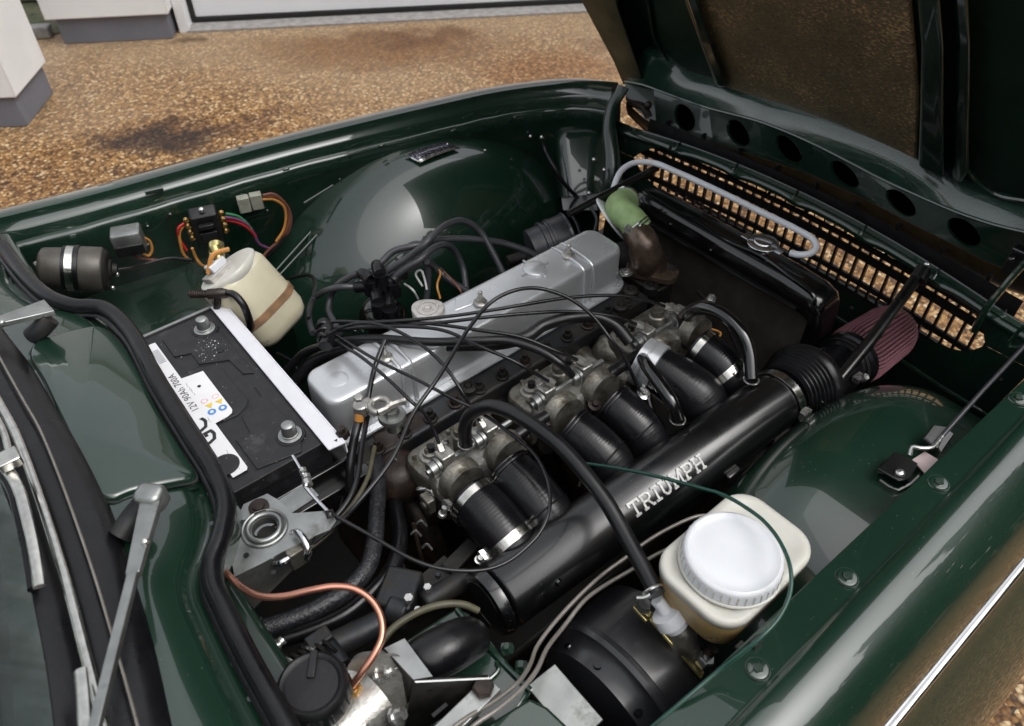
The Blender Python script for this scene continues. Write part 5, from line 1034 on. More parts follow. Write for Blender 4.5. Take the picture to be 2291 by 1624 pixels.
# ================================================================== wiper motor canister
wm = thing('wiper_motor', 'grey brown drum motor with silver band in the rear left corner', 'motor', P(165, 610, .72))
m0, m1 = P(92, 598, .80), P(243, 603, .775); md_ = m1 - m0; ML = md_.length
b = B(); b.lathe(m0, md_, [(-.004, .012), (-.002, .028), (.002, .034), (.006, .036), (ML * .36, .0375), (ML * .37, .039), (ML * .56, .0405), (ML * .57, .041), (ML * .9, .041), (ML * .93, .039)], 44); obj('drum', b, 'motor', wm, sharp=35)
b = B(); b.lathe(m0 + md_ * .92, md_, [(0, .0385), (.006, .036), (.010, .030), (.0105, .020), (.014, .018), (.016, .012), (.022, .010)], 36); b.lathe(m0 + md_ * .95 + V((0, 0, .0)), md_, [(0, .012), (.02, .011)], 14); obj('end_cap', b, 'dark', wm, sharp=35)
for t, wdt, rr0, mm_ in ((.33, .008, .0405, 'rubber'), (.385, .020, .0415, 'band'), (.50, .010, .043, 'rubber')): b = B(); b.lathe(m0 + md_ * t, md_, [(0, rr0 - .003), (.001, rr0), (wdt - .001, rr0), (wdt, rr0 - .003)], 44, False); obj('band' if mm_ == 'band' else 'rubber_ring', b, mm_, wm, sharp=30)
for dv in (V((0, .01, .033)), V((.012, -.012, -.01)), V((-.005, -.02, -.028))): obj('screw', B().sphere(m1 + dv - md_.normalized() * .004, .0045, 8), 'zinc', wm)
b = B(); b.tube([P(80, 590, .80), P(86, 596, .80), P(94, 604, .80)], .005, 8, 2); obj('earth_stud', b, 'zinc', wm)
# flasher relay
fr = thing('relay_box', 'small silver topped relay with coloured wires on the left inner wing', 'relay', P(285, 545, .72))
fx_, fy_ = V((.93, -.35, 0)).normalized(), V((.35, .93, 0)).normalized()
b = B(); b.rrect(onw(287, 535, .045), (fx_, fy_, ZA), .027, .020, .005, [(0, -.02), (0, .018), (-.002, .021), (-.006, .022)], 4); obj('relay_case', b, 'steel', fr, sharp=40)
b = B(); b.box(onw(287, 535, .045) - fy_ * .008 - ZA * .012, (.050, .030, .022), (fx_, fy_, ZA)); obj('relay_base', b, 'black_plastic', fr, bevel=.002)
b = B(); b.tube([onw(315, 550, .03), onw(330, 545, .03), onw(335, 538, .03)], .003, 8, 3); obj('mount_tab', b, 'zinc', fr)
for k in range(4): b = B(); b.box(onw(268 + 13 * k, 552 - 1 * k, .055), (.004, .012, .008), (fx_, fy_, ZA)); obj('spade', b, 'zinc', fr)
# fuse box
fb = thing('fuse_box', 'black fuse block with brass tabs and many coloured wires on the inner wing', 'fuse box', P(460, 520, .70))
fo = onw(462, 502, .035); up_ = V((-.10, -.35, .93)).normalized(); fxx = V((.95, -.31, 0)).normalized(); fzz = fxx.cross(up_).normalized()
fzz = fzz if fzz.y < 0 else -fzz
b = B(); b.rrect(fo, (fxx, up_, fzz), .026, .045, .005, [(0, -.01), (0, .012), (-.002, .015)], 3); obj('block', b, 'black_plastic', fb, sharp=40)
b = B(); b.box(fo + fzz * .018 + up_ * .018, (.030, .012, .010), (fxx, up_, fzz)); b.box(fo + fzz * .018 - up_ * .016, (.034, .03, .008), (fxx, up_, fzz)); obj('fuse_cover', b, 'black_plastic', fb, bevel=.002)
for sx in (-1, 1):
    for k in range(4): b = B(); b.lathe(fo + fxx * (.033 * sx) + up_ * (.032 - .02 * k) + fzz * .002, fzz, [(0, .0055), (.006, .0055), (.007, .0035)], 10); obj('brass_tab', b, 'brass', fb, sharp=35)
b = B(); b.sphere(fo + up_ * .052 + fzz * .004, .006, 8); obj('screw', b, 'zinc', fb)
WG = 'coloured wires round the fuse box'
for pts, zs, m_, lab in [([(410, 505), (402, 520), (404, 545), (412, 570), (428, 585)], [.76, .75, .74, .76], 'w_org', 'orange wire curving down the left of the fuse block'),
 ([(412, 500), (400, 510), (402, 535), (418, 560)], [.755, .745, .735], 'w_red', 'dark red wire left of the fuse block'),
 ([(430, 555), (438, 575), (448, 590), (462, 598)], [.76, .79, .82], 'w_org', 'tan orange wire running to the washer pump'),
 ([(505, 478), (530, 483), (548, 495), (562, 512)], [.75, .74, .73], 'w_grn', 'green wire on the right of the fuse block'),
 ([(505, 492), (530, 497), (552, 508), (572, 528)], [.75, .74, .72], 'w_red', 'bright red wire on the right of the fuse block'),
 ([(503, 486), (528, 490), (550, 500), (566, 518), (580, 545), (600, 555)], [.75, .74, .72, .70], 'w_pur', 'dull purple wire on the right of the fuse block'),
 ([(588, 437), (610, 434), (632, 448), (646, 475), (645, 505), (628, 535), (600, 560), (585, 578)], [.80, .79, .76, .73, .70], 'w_brn', 'brown wire looping from the white connector down the arch'),
 ([(588, 446), (612, 446), (634, 460), (640, 485), (634, 515), (618, 540)], [.79, .78, .75, .72], 'w_org', 'reddish wire looping inside the brown one from the connector'),
 ([(590, 440), (618, 440), (640, 458), (651, 485), (646, 515), (630, 538)], [.79, .78, .75, .72], 'w_brn', 'outer brown wire of the connector loop'),
 ([(290, 562), (305, 575), (330, 580), (365, 583)], [.75, .75, .73], 'w_brn', 'brown red wire trailing from the relay'),
 ([(308, 545), (318, 565), (332, 572), (340, 560), (335, 540), (320, 530)], [.76, .77, .76, .755], 'w_org', 'pinkish wire curled in a ring beside the relay'),
 ([(250, 605), (290, 600), (330, 590), (380, 578), (430, 582)], [.76, .75, .74, .74], 'w_blk', 'black loom lying along the foot of the inner wing'),
 ([(575, 585), (600, 570), (625, 545), (640, 520)], [.70, .70, .71], 'w_blk', 'black taped loom climbing beside the left wheel arch'),
 ([(690, 712), (698, 680), (704, 630), (690, 615), (650, 622)], [.75, .74, .72, .68], 'w_blk', 'thin black cable bent above the cream bottle corner'),
 ([(560, 845), (540, 800), (545, 770), (580, 745), (600, 760)], [.70, .72, .74], 'w_blk', 'thin black wire looped below the cream bottle')]:
    hose('wire', lab, 'wire', pts, zs if pts[0][1] > 600 else [zw(u, v, .035 + (.02 if 'washer' in lab else 0)) for u, v in pts], 6.5 if m_ != 'w_blk' else 8, m_, WG if 'fuse' in lab else None, 8)
# white connector
wc = thing('white_connector', 'translucent white plastic two part connector on the inner wing', 'connector', P(560, 455, .78))
for k, (u, v) in enumerate(((546, 456), (574, 449))): b = B(); b.box(onw(u, v, .02), (.024, .018, .034), (V((.95, -.31, 0)).normalized(), V((.31, .95, 0)).normalized(), ZA)); obj('connector_half', b, 'conn', wc, bevel=.002)
#@@RIGHTBAY
# ================================================================== brake reservoir and servo
rs = thing('brake_reservoir', 'white brake fluid reservoir with big round cap and amber fluid', 'reservoir', P(1650, 1250, .80))
rc4 = [P(1476, 1262, .862), P(1640, 1110, .862), P(1832, 1215, .862), P(1640, 1385, .862)]
rcc = sum(rc4, V()) / 4; rex = ((rc4[1] + rc4[2]) - (rc4[0] + rc4[3])).normalized(); rey = ZA.cross(rex)
ra = ((rc4[1] + rc4[2]) - (rc4[0] + rc4[3])).length / 4 + .012; rb = ((rc4[0] - rc4[3]) ).length / 2 + .010
RF = (rex, rey, ZA); ro = rcc.copy(); ro.z = 0
b = B(); b.rrect(ro, RF, ra, rb, .034, [(-.010, .799), (-.005, .804), (-.001, .846)], 8); obj('fluid_chamber', b, 'amber', rs, sharp=60)
b = B(); b.rrect(ro, RF, ra, rb, .034, [(-.004, .846), (.001, .849), (.001, .856), (0, .860), (-.004, .8615), (-.010, .861), (-.014, .8585), (-.030, .858)], 8); obj('shoulder', b, 'res', rs, sharp=60)
cpc = P(1642, 1234, .883); b = B()
prof = [(-.026, .066), (-.018, .067), (-.016, .0665), (-.003, .0655), (0, .0635), (.0012, .060), (-.0012, .056), (-.0016, .048), (-.0010, .044), (-.0006, .020), (-.0004, .004)]
prof = [(h, q_ * .86) for h, q_ in prof]; b.lathe(cpc, ZA, prof, 64); obj('cap', b, 'white_plastic', rs, sharp=50)
b = B(); b.torus(cpc - ZA * .020, ZA, .0580, .0022, 56, 8); b.lathe(cpc - ZA * .028, ZA, [(0, .053), (.005, .0585), (.008, .0585)], 56); obj('cap_skirt', b, 'res', rs)
b = B()
for k in range(40):
    t = 2 * math.pi * k / 40; d = V((math.cos(t), math.sin(t), 0)); b.tube([cpc + d * .0574 - ZA * .018, cpc + d * .0566 - ZA * .004], .0008, 5, 1)
obj('cap_grip_ribs', b, 'res', rs)
sv = thing('brake_servo', 'large black steel brake servo drum at the bottom of the bay', 'servo', P(1400, 1500, .5))
sd_ = V((1, .02, 0)).normalized(); s1 = V((.468, .238, .640)); SR = .112
b = B(); b.lathe(s1, -sd_, [(-.004, .03), (-.002, SR * .6), (-.001, SR * .9), (.004, SR * .985), (.010, SR), (.085, SR), (.088, SR + .004), (.094, SR + .005), (.100, SR + .002), (.104, SR - .004), (.118, SR - .012), (.128, SR - .014), (.14, SR * .7), (.15, .04)], 96); obj('drum', b, 'servo', sv, sharp=28)
for sx, t in ((.118, 12), (.118, -28), (.118, 45)): 
    tt_ = R(t); d = V((0, math.sin(tt_), math.cos(tt_))); b = B(); b.lathe(s1 - sd_ * sx + d * (SR - .013), d, [(0, .006), (.003, .005)], 10); obj('crimp_mark', b, 'black_gloss', sv)
b = B(); b.box(s1 + V((-.10, .02, .0)) + V((-.065, -.0, .09)), (.05, .12, .02)); 
# master cylinder front fittings
b = B(); b.bar(P(1440, 1362, .775), P(1572, 1512, .735), .012, .004, V((.5, 0, 1))); b.bar(P(1425, 1352, .775), P(1455, 1385, .772), .02, .004, V((.5, 0, 1))); obj('mount_plate', b, 'gold', sv, bevel=.001)
b = B(); b.tube([P(1500, 1385, .77), P(1525, 1410, .765), P(1530, 1440, .75), P(1545, 1480, .72)], .017, 16, 5); obj('master_cylinder', b, 'cast', sv)
q = P(1578, 1470, .745); d = V((.3, -.15, .9)).normalized(); b = B(); b.cyl(P(1566, 1490, .735), q + d * .012, .0055, n=12); b.hexa(P(1572, 1482, .74), d, .011, .012); obj('stud_nut', b, 'steel', sv)
b = B(); b.cyl(q + d * .004, q + d * .02, .0062, n=12); obj('stud_thread', b, 'rust', sv)
wv_ = thing('vacuum_valve', 'milky white vacuum valve on the servo where the long hose ends', 'valve', P(1495, 1375, .77))
v0, v1 = P(1470, 1342, .815), P(1515, 1400, .785); vd = v1 - v0
b = B(); b.lathe(v0, vd, [(0, .008), (.018, .008), (.019, .019), (.034, .021), (.036, .017), (vd.length, .016)], 24); obj('valve_body', b, 'white_plastic', wv_, sharp=35)
b = B(); b.torus(P(1460, 1322, .832), P(1470, 1330, .83) - P(1428, 1250, .838), .0135, .0018, 24, 6); b.tube([P(1425, 1338, .832), P(1445, 1336, .835), P(1470, 1318, .84), P(1488, 1318, .835)], .0025, 8, 4); obj('spring_clip', b, 'zinc', wv_)
b = B(); b.hexa(P(1440, 1360, .785), ZA, .009, .012); obj('bolt', b, 'steel', wv_)
b = B(); b.bar(P(1210, 1512, .755), P(1318, 1640, .755), .043, .006); tag(obj('steel_bar', b, 'steel', bevel=.001), 'pale bare steel bar beneath the rear of the black servo', 'bar')
# bracket with clip on the right wing
zbr = max(on_arch(u, v, RA_).z for u, v in ((2000, 1050), (1965, 1055), (2070, 1060), (2110, 1000), (2035, 1020))) + .014
sb = thing('spring_bracket', 'small black bracket with silver screw on the near wheel arch', 'bracket', P(2020, 1060, zbr + -0.0200))
b = B(); b.prism([P(1962, 1052, zbr + 0.0000), P(2000, 1014, zbr + 0.0000), P(2052, 1040, zbr + 0.0000), P(2035, 1075, zbr + 0.0000), P(2010, 1080, zbr + 0.0000)], (0, 0, .004)); b.prism([P(1962, 1056, zbr + 0.0000), P(2035, 1078, zbr + 0.0000), P(2035, 1078, zbr + -0.0300), P(1962, 1060, zbr + -0.0250)], (.003, 0, 0)); obj('bracket_plate', b, 'black_satin', sb, bevel=.0015)
b = B(); b.tube([P(1968, 1075, zbr + -0.0150), P(2008, 1098, zbr + -0.0150), P(2060, 1060, zbr + -0.0100), P(2075, 1045, zbr + -0.0100)], .0035, 8, 2); obj('bracket_lip', b, 'green2', sb)
obj('screw_head', B().sphere(P(2014, 1058, zbr + 0.0060), .0065, 8, None, .6), 'zinc', sb)
b = B(); b.prism([P(2040, 1030, zbr + -0.0030), P(2068, 1012, zbr + -0.0030), P(2098, 1030, zbr + -0.0030), P(2068, 1060, zbr + -0.0030)], (0, 0, .002)); obj('pink_pad', b, 'padp', sb)
b = B(); b.tube([P(2036, 1018, zbr + 0.0000), P(2042, 1000, zbr + 0.0080), P(2060, 1002, zbr + 0.0100), P(2085, 1000, zbr + 0.0100), P(2108, 975, zbr + 0.0150)], .003, 8, 5); obj('wire_hook', b, 'zinc', sb)
b = B(); b.prism([P(2062, 985, zbr + 0.0000), P(2085, 955, zbr + 0.0050), P(2120, 960, zbr + 0.0000), P(2095, 1010, zbr + 0.0000)], (0, 0, .006)); b.prism([P(2090, 1000, zbr + -0.0050), P(2118, 962, zbr + 0.0000), P(2134, 975, zbr + -0.0050), P(2104, 1018, zbr + -0.0050)], (0, 0, .004)); obj('rubber_flap', b, 'black_satin', sb, bevel=.002)
rod = obj('prop_rod', B().tube([P(2108, 975, zbr + .015), P(2200, 872, .850), P(2300, 765, .86), P(2420, 630, .89)], .0031, 10, 2), 'can'); tag(rod, 'thin steel rod rising from the wing bracket to the right edge', 'rod')
b = B(); b.tube([P(1832, 902, .72), P(1945, 765, .755), P(2062, 606, .795)], .0105, 14, 2); st = tag(obj('stay_rod', b, 'black_satin'), 'thick black stay rod slanting across the cone filter to the front rail', 'rod')
b = B(); b.cyl(P(2052, 628, .79), P(2066, 604, .80), .0145, n=14); b.sphere(P(2070, 596, .803), .007, 8); obj('stay_end', b, 'black_satin', st)
b = B(); b.sphere(P(2074, 592, .808), .006, 8); obj('stay_bolt', b, 'zinc', st)
# clip on lip
b = B(); b.box(P(1690, 1418 + 20, .852), (.014, .008, .010)); b.box(P(1662, 1450, .845), (.012, .014, .004)); tag(obj('pipe_clip', b, 'dark', bevel=.001), 'small dark clip holding the green tube to the wing lip', 'clip')
hose('loom', 'thin black loom running along the inside of the near wing lip', 'cable', [(1690, 1445), (1640, 1496), (1580, 1552), (1500, 1640)], [.842, .842], 12, 'cable', None, 10)
b = B(); b.tube([P(1455, 1175, .62), P(1500, 1120, .62)], .004, 6, 1)
# ================================================================== catch plate, master cylinder corner
cpx = thing('bonnet_catch_plate', 'grey steel catch plate with round hole and rusty bolt by the seal', 'plate', P(620, 1190, .80))
plt_ = [(528, 1165), (545, 1128), (598, 1104), (622, 1118), (655, 1148), (740, 1142), (752, 1165), (738, 1185), (690, 1205), (640, 1230), (590, 1258), (525, 1290), (515, 1240)]
hcv = (592, 1182)
hole_c = P(*hcv, .850)
pv = [P(u, v, .850) for u, v in plt_]
# plate with a true round hole: bridge outline to hole ring
n = 40; ringo = []; 
def cast_out(c, d):
    best = None
    for a, e in zip(pv, pv[1:] + pv[:1]):
        x1_, y1_, x2_, y2_ = a.x - c.x, a.y - c.y, e.x - c.x, e.y - c.y; den = d.x * (y2_ - y1_) - d.y * (x2_ - x1_)
        if abs(den) < 1e-9: continue
        t = (x1_ * (y2_ - y1_) - y1_ * (x2_ - x1_)) / den; s = (x1_ * d.y - y1_ * d.x) / den
        if t > 0 and -1e-6 <= s <= 1 + 1e-6 and (best is None or t > best): best = t
    return c + d * best
angs = sorted([2 * math.pi * i / n for i in range(n)] + [math.atan2(p.y - hole_c.y, p.x - hole_c.x) % (2 * math.pi) for p in pv])
oo = [cast_out(hole_c, V((math.cos(t), math.sin(t), 0))) for t in angs]; ii = [hole_c + V((math.cos(t), math.sin(t), 0)) * .0155 for t in angs]
b = B(); b.rings([[p - ZA * .003 for p in oo], oo, ii, [p - ZA * .012 for p in ii]], False, False); obj('steel_plate', b, 'steel', cpx, sharp=30)
b = B(); b.prism([P(525, 1290, .849), P(640, 1230, .849), P(700, 1203, .849), P(690, 1240, .80), P(560, 1370, .78), P(540, 1330, .80)], (0, .003, 0)); obj('down_flange', b, 'steel', cpx)
b = B(); b.torus(hole_c + ZA * .002, ZA, .0195, .0035, 40, 10); b.torus(hole_c + ZA * .001, ZA, .026, .0022, 40, 8); obj('hole_collar', b, 'steel', cpx)
b = B(); b.lathe(hole_c - ZA * .02, ZA, [(0, .012), (.008, .012), (.009, .006)], 20); obj('pin_cup', b, 'dark', cpx)
b = B(); q = P(579, 1134, .8515); b.lathe(q, ZA, [(0, .0125), (.0012, .0125), (.0016, .011)], 28); b.lathe(q + ZA * .002, ZA, [(0, .0075), (.0015, .0068), (.002, .004)], 20); obj('rusty_bolt', b, 'rust', cpx, sharp=35)
b = B(); b.tube([P(655, 1192, .855), P(668, 1192, .868), P(682, 1210, .868), P(690, 1230, .862), P(686, 1248, .85)], .0045, 10, 6); b.tube([P(615, 1262, .842), P(632, 1258, .846), P(645, 1250, .845)], .004, 8, 4); obj('latch_hook', b, 'chrome', cpx)
b = B(); b.box(P(655, 1235, .83), (.02, .03, .03)); b.box(P(640, 1255, .82), (.03, .012, .012)); obj('latch_block', b, 'cast', cpx, bevel=.002)
for u, v, r_ in ((551, 1242, .0035), (543, 1172, .006), (612, 1280, .003)): obj('small_hole', B().lathe(P(u, v, .8508), ZA, [(0, r_), (.0002, r_)], 14), 'w_blk', cpx)
b = B(); b.tube([P(655, 1020, .83), P(672, 1048, .835), P(684, 1078, .84)], .0022, 8, 2); b.tube([P(684, 1090, .84), P(710, 1120, .85), P(735, 1146, .855)], .0025, 8, 2); ca = tag(obj('latch_cable', b, 'chrome'), 'bare inner cable with brass nipples between battery and steel bracket', 'cable')
for u, v, r_, h_ in ((676, 1050, .005, .006), (684, 1064, .006, .006), (686, 1076, .0065, .008)): obj('nipple', B().lathe(P(u, v, .84), P(690, 1085, .84) - P(672, 1040, .84), [(0, r_), (h_, r_), (h_ + .001, r_ * .6)], 12), 'zinc', ca)
b = B(); b.torus(P(738, 1150, .857), V((.3, -.4, .6)), .0055, .0022, 4, 6); obj('cable_stop', b, 'dark', ca)
b = B(); b.bar(P(560, 1185, .79), P(700, 1095, .79), .03, .004); tag(obj('tray_strut', b, 'steel'), 'flat grey steel strut below the front edge of the battery', 'strut')
# black reservoir cap
bc = thing('clutch_reservoir', 'black ridged plastic cap of the clutch reservoir at the bottom edge', 'reservoir', P(698, 1560, .76))
q = P(696, 1528, .872); b = B(); b.lathe(q, ZA, [(-.034, .036), (-.028, .0375), (-.010, .0365), (-.003, .0350), (0, .0315), (-.001, .029), (-.0035, .0265), (-.003, .010), (-.0025, .002)], 48); obj('cap', b, 'black_plastic', bc, sharp=45)
b = B()
for k in range(20): t = 2 * math.pi * k / 20; d = V((math.cos(t), math.sin(t), 0)); b.tube([q + d * .0368 - ZA * .028, q + d * .0362 - ZA * .010], .0018, 6, 1)
obj('cap_ribs', b, 'black_plastic', bc)
b = B(); b.bar(q + V((.002, .006, -.002)), q + V((.020, .028, .0)), .008, .004); obj('cap_tab', b, 'black_plastic', bc, bevel=.001)
b = B(); b.lathe(q - ZA * .10, ZA, [(0, .034), (.07, .034)], 36); obj('reservoir_body', b, 'res', bc)
al = thing('master_cylinder', 'pale cast alloy master cylinder taking the copper pipe at the bottom edge', 'cylinder', P(830, 1590, .74))
ma = V((.62, -.78, 0))
b = B(); b.tube([P(760, 1640, .80), P(800, 1605, .80), P(850, 1560, .80)], .032, 28, 4); b.rrect(P(858, 1545, .80), (V((.25, .5, .8)).normalized(), V((.8, -.6, .1)).normalized(), V((.55, .55, -.6)).normalized()), .045, .035, .02, [(0, -.006), (0, .006)], 5); obj('casting', b, 'cast2', al, sharp=50)
b = B(); b.lathe(P(790, 1560, .79), ZA, [(0, .018), (.03, .0155), (.036, .014)], 24); obj('pipe_boss', b, 'cast2', al, sharp=40)
for u, v in ((845, 1512), (880, 1495), (880, 1605)): b = B(); b.lathe(P(u, v, .82), V((.6, -.4, .5)), [(0, .010), (.004, .010), (.005, .007), (.014, .007)], 8); obj('mount_nut', b, 'zinc', al)
b = B(); b.box(P(760, 1625, .80), (.05, .06, .05)); obj('lower_body', b, 'steel', al, bevel=.006)
# steel box bracket
bx = thing('steel_box_bracket', 'folded grey steel box bracket with slots near the bottom edge', 'bracket', P(960, 1530, .76))
b = B(); b.prism([P(860, 1450, .84), P(905, 1428, .84), P(968, 1513, .84), P(925, 1520, .84)], (0, 0, -.003)); b.prism([P(925, 1520, .84), P(1092, 1512, .83), P(1092, 1512, .827), P(925, 1520, .837)], (0, -.004, -.001)); obj('top_face', b, 'steel', bx)
b = B(); b.quad(P(925, 1520, .84), P(1092, 1512, .83), P(1060, 1560, .79), P(900, 1660, .76)); b.quad(P(925, 1520, .84), P(860, 1450, .84), P(850, 1480, .78), P(905, 1610, .76)); obj('side_face', b, 'dark', bx, solid=.003)
b = B(); b.bar(P(985, 1648, .815), P(1105, 1530, .815), .022, .010); obj('flat_bar', b, 'steel', bx, bevel=.001)
b = B(); b.hexa(P(1081, 1540, .821), ZA, .012, .008); obj('bar_bolt', b, 'rust', bx)
for (a, c) in (((968, 1602), (1000, 1575)), ((952, 1528), (962, 1545))): b = B(); b.bar(P(*a, .818) , P(*c, .822), .004, .002); obj('slot', b, 'w_blk', bx)
b = B(); b.tube([P(925, 1485, .80), P(950, 1475, .805), P(1000, 1452, .805), P(1040, 1432, .795), P(1058, 1430, .78)], lambda t: .023 + .005 * math.sin(math.pi * t), 28, 8); tag(obj('rubber_boot', b, 'rubber', sharp=80), 'fat glossy black rubber boot on the green box panel', 'boot')
gp = obj('pedal_box_cover', B().prism([P(905, 1432, .765), P(1020, 1358, .765), P(1050, 1372, .765), P(1190, 1545, .765), P(1160, 1590, .765), P(1085, 1640, .765), P(960, 1640, .765)], (0, 0, -.06)), 'green', car, bevel=.004)
b = B(); b.tube([P(1022, 1362, .768), P(1100, 1455, .768), P(1188, 1545, .768)], .0035, 8, 3); obj('cover_flange', b, 'green', gp)
for u, v in ((1128, 1452), (1160, 1492)): b = B(); b.hexa(P(u, v, .768), V((.5, -.6, .5)), .008, .010); obj('cover_bolt', b, 'green', gp)
b = B(); b.tube([P(955, 1560, .768), P(1050, 1545, .768), P(1115, 1498, .768), P(1110, 1480, .768)], .0025, 8, 5); obj('pressed_rib', b, 'green', gp)
obj('bulkhead_panel', B().prism([P(1040, 1650, .80), P(1185, 1560, .80), P(1225, 1580, .80), P(1330, 1680, .80), P(1280, 1800, .80), P(980, 1800, .80)], (0, 0, -.02)), 'green', car, bevel=.004)
# steering joint / valve blocks in the dark rear corner
sj = thing('steering_joint', 'grimy grey steering joint under the steel brackets behind the plenum', 'joint', P(900, 1340, .66))
b = B(); b.box(P(895, 1330, .70), (.06, .05, .04), (V((.8, .6, 0)), V((-.6, .8, 0)), ZA)); b.cyl(P(945, 1350, .70), P(1050, 1290, .69), .015); b.cyl(P(870, 1360, .70), P(915, 1375, .70), .022); obj('joint_yoke', b, 'iron', sj, bevel=.004)
b = B(); b.cyl(P(680, 1475, .74), P(850, 1395, .72), .017); b.cyl(P(735, 1440, .75), P(770, 1490, .75), .010); b.box(P(715, 1432, .76), (.03, .02, .016)); obj('column_shaft', b, 'iron', sj, bevel=.002)
for k in range(6): b = B(); b.torus(P(655 + 16 * k, 1490 - 8 * k, .755), V((.9, .3, 0)), .013, .0025, 20, 6); obj('worm_ring', b, 'zinc' if k % 3 == 0 else 'dark', sj)
for u, v, r_ in ((957, 1318, .006), (915, 1342, .007), (935, 1368, .005), (980, 1290, .004)): obj('small_nut', B().hexa(P(u, v, .73), ZA, r_, .007), 'zinc' if u % 2 else 'iron', sj)
b = B(); b.bar(P(1000, 1275, .70), P(1060, 1215, .70), .022, .006); b.bar(P(950, 1310, .69), P(1010, 1258, .69), .03, .006); tag(obj('plenum_bracket', b, 'dark', bevel=.001), 'dark steel bracket reaching to the rear end of the plenum', 'bracket')
b = B(); b.tube([P(925, 1170, .70), P(938, 1230, .66), P(950, 1270, .62)], .003, 8, 3); tag(obj('link_rod', b, 'rust'), 'thin rusty rod hanging below the rear throttle linkage', 'rod')
b = B(); b.lathe(P(890, 1080, .66), ZA, [(0, .04), (.03, .045), (.05, .03), (.055, .015)], 20); tag(obj('rusty_elbow', b, 'rust', sharp=60), 'rusty brown elbow beside the rear throttle body', 'elbow')
# wipers
w1_ = thing('windscreen_wiper', 'grey wiper arm pivoting on the scuttle and pointing down the screen', 'wiper', P(320, 1120, .93))
b = B(); b.rrect(P(338, 1112, .965), (V((.75, .66, 0)), V((-.66, .75, 0)), ZA), .013, .016, .009, [(0, -.01), (0, .006), (-.002, .010), (-.006, .012)], 6); obj('pivot_cap', b, 'steel', w1_, sharp=60)
b = B(); b.tube([P(268, 1200, .935), P(300, 1155, .945), P(325, 1125, .955)], .013, 14, 4); obj('pivot_boss', b, 'iron', w1_)
def arm_section(u0, v0, u1, v1, z0, z1, wa, wb_, m, par, nm):
    a, c = P(u0, v0, z0), P(u1, v1, z1); d = (c - a).normalized(); s = d.cross(ZA).normalized(); up = s.cross(d)
    r = lambda p, w_: [p - s * w_, p - s * w_ * .85 + up * .006, p + s * w_ * .85 + up * .006, p + s * w_, p + s * w_ * .8 - up * .002, p - s * w_ * .8 - up * .002]
    bb = B(); bb.rings([r(a, wa), r(c, wb_)]); return obj(nm, bb, m, par, bevel=.0008)
arm_section(340, 1125, 300, 1290, .965, .985, .0125, .0075, 'steel', w1_, 'arm_channel')
arm_section(300, 1286, 212, 1640, .985, 1.02, .0056, .0050, 'steel', w1_, 'arm_strip')
obj('arm_rivet', B().sphere(P(325, 1212, .985), .0045, 8), 'zinc', w1_)
w2_ = thing('windscreen_wiper', 'short grey wedge shaped wiper arm at the far left edge by the seal', 'wiper', P(60, 710, .93))
arm_section(112, 690, -40, 735, .955, .97, .020, .007, 'steel', w2_, 'arm_channel')
b = B(); b.tube([P(72, 752, .93), P(92, 735, .94), P(112, 712, .95)], .013, 14, 4); obj('pivot_boss', b, 'iron', w2_); obj('arm_rivet', B().sphere(P(5, 722, .975), .004, 8), 'zinc', w2_)
b = B(); b.tube([P(8, 1040, .99), P(36, 1080, .99), P(58, 1150, .99), P(76, 1230, .985), P(88, 1312, .98)], .0058, 10, 6, flat=.6); obj('blade_back', b, 'band', w2_)
b = B(); b.tube([P(-2, 1050, .98), P(26, 1090, .98), P(46, 1160, .98), P(64, 1240, .975), P(76, 1318, .97)], .006, 8, 6); obj('rubber_strip', b, 'rubber', w2_)
b = B(); b.box(P(20, 1028, 1.0), (.022, .022, .012)); b.tube([P(-10, 930, 1.0), P(8, 965, 1.0), P(18, 1000, 1.0), P(22, 1030, 1.0)], .004, 8, 4); obj('blade_bridge', b, 'band', w2_, bevel=.002)
obj('blade_back', B().tube([P(180, 1500, .985), P(186, 1560, .99), P(190, 1640, .995)], .0058, 10, 4, flat=.6), 'band', w1_)

#@@EXTRAS
# ================================================================== small fittings that fill the corners
rx = random.Random(11)
for i, (u, v) in enumerate([(380, 478), (545, 440), (760, 400), (1085, 335), (330, 505), (655, 560), (598, 470)]):
    p = onw(u, v, .004) if u < 700 else on_arch(u, v, LA_, .004); obj('panel_screw', B().sphere(p, .0036, 7, None, .6), 'zinc' if i % 2 else 'green', car)
for i, (u, v) in enumerate([(1500, 330), (1830, 735), (1990, 790), (2240, 850), (1905, 690)]):
    p = PX(u, v, 1.285); obj('panel_screw', B().sphere(p, .0045, 7), 'dark', car)
for i in range(22):      # spot weld dimples along the scuttle gutter
    k = 6 + 3 * i
    if k < len(sA) - 1:
        p = sA[k] + (wA[k] - sA[k]).normalized() * .016 - ZA * .0015; obj('gutter_weld', B().lathe(p + V((rx.uniform(-.002, .002), 0, -.004)), ZA, [(0, .0035), (.0008, .003)], 10), 'green', car)
WG2 = 'thin hoses and wires in the dark gaps beside the engine'
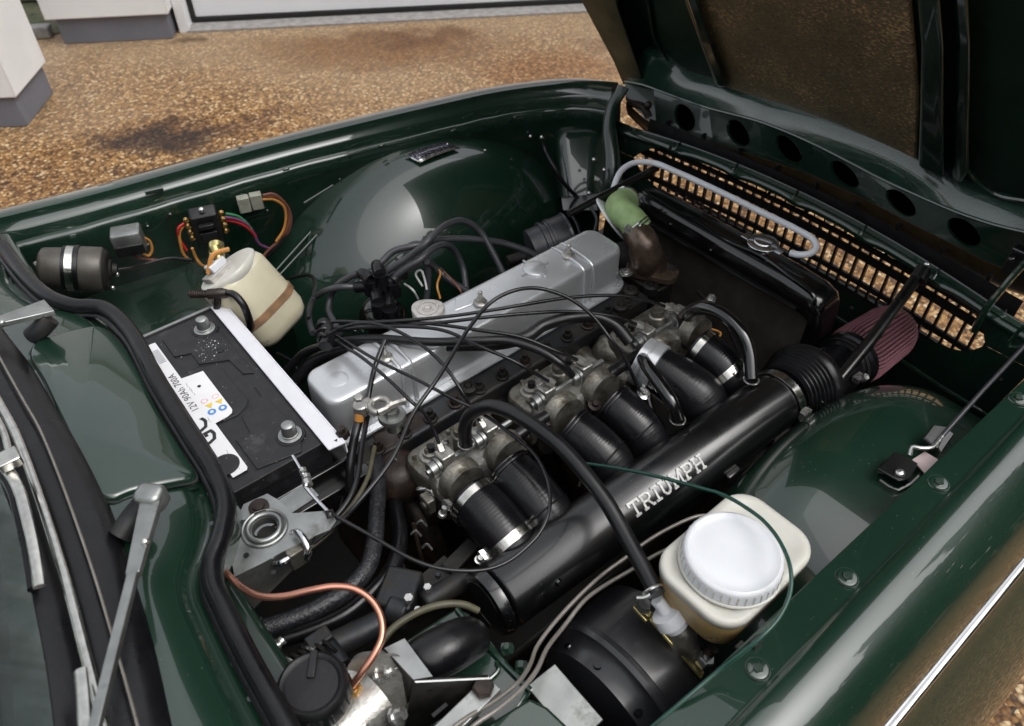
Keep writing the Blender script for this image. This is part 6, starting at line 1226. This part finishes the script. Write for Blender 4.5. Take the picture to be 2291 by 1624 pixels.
for pts, zs, wd, m_, lab in [
 ([(1560, 650), (1620, 720), (1660, 800), (1700, 860)], [.66, .64, .66], 9, 'cable', 'thin black cable in the dark gap behind the curved hose'),
 ([(1590, 735), (1612, 745), (1600, 770), (1620, 790)], [.72, .72, .71], 5, 'w_org', 'short orange wire behind the front trumpet'),
 ([(1625, 815), (1650, 822), (1640, 838)], [.76, .755], 5, 'gold', 'tiny yellow wire loop by the front steel band'),
 ([(1430, 790), (1440, 850), (1455, 905), (1462, 930)], [.74, .73, .74], 6, 'steel', 'thin steel rod down to the plenum beside the collared trumpet'),
 ([(1290, 440), (1275, 470), (1290, 500), (1300, 530)], [.66, .64, .62], 7, 'hose', 'black wire dropping behind the stay rod near the canister'),
 ([(1320, 460), (1335, 490), (1330, 520)], [.70, .68], 8, 'can', 'grey cable tail behind the pale disc'),
 ([(880, 1180), (905, 1215), (900, 1260), (930, 1300)], [.62, .60, .60], 8, 'dark', 'dark wire low between the heater hoses and throttle linkage'),
 ([(770, 1010), (790, 1060), (770, 1100), (760, 1140)], [.70, .70], 7, 'hose', 'thin black wire by the front edge of the battery'),
 ([(620, 790), (655, 812), (668, 850), (650, 880)], [.66, .66], 8, 'hose', 'black wire loop in the gap beside the white clamp bar'),
 ([(1100, 1270), (1150, 1235), (1210, 1190)], [.67, .67], 10, 'dark', 'dark rod below the rear steel band'),
 ([(1255, 1010), (1285, 1035), (1300, 1065), (1295, 1090)], [.70, .69], 7, 'rust', 'rusty spring wire between the second and third trumpets'),
 ([(690, 900), (700, 935), (735, 960), (760, 975)], [.70, .71], 8, 'hose', 'black wire behind the lower end of the white clamp bar')]:
    hose('wire', lab, 'wire', pts, zs, wd, m_, WG2 if 'gap' in lab else None, 8)
for i in range(6):      # nuts and washers on the manifold side
    u, v = [(1225, 950), (1340, 862), (1330, 905), (1440, 880), (1512, 800), (1105, 1010)][i]; b = B(); bolt(b, P(u, v, .735), V((0, -.4, 1)), .006, .006); obj('manifold_nut', b, 'zinc' if i % 2 else 'rust', eng)
for u, v in ((920, 1195), (932, 1172), (945, 1225)): obj('linkage_clip', B().tube([P(u, v, .70), P(u + 10, v - 8, .71), P(u + 22, v + 4, .70)], .0018, 6, 4), 'zinc', eng)
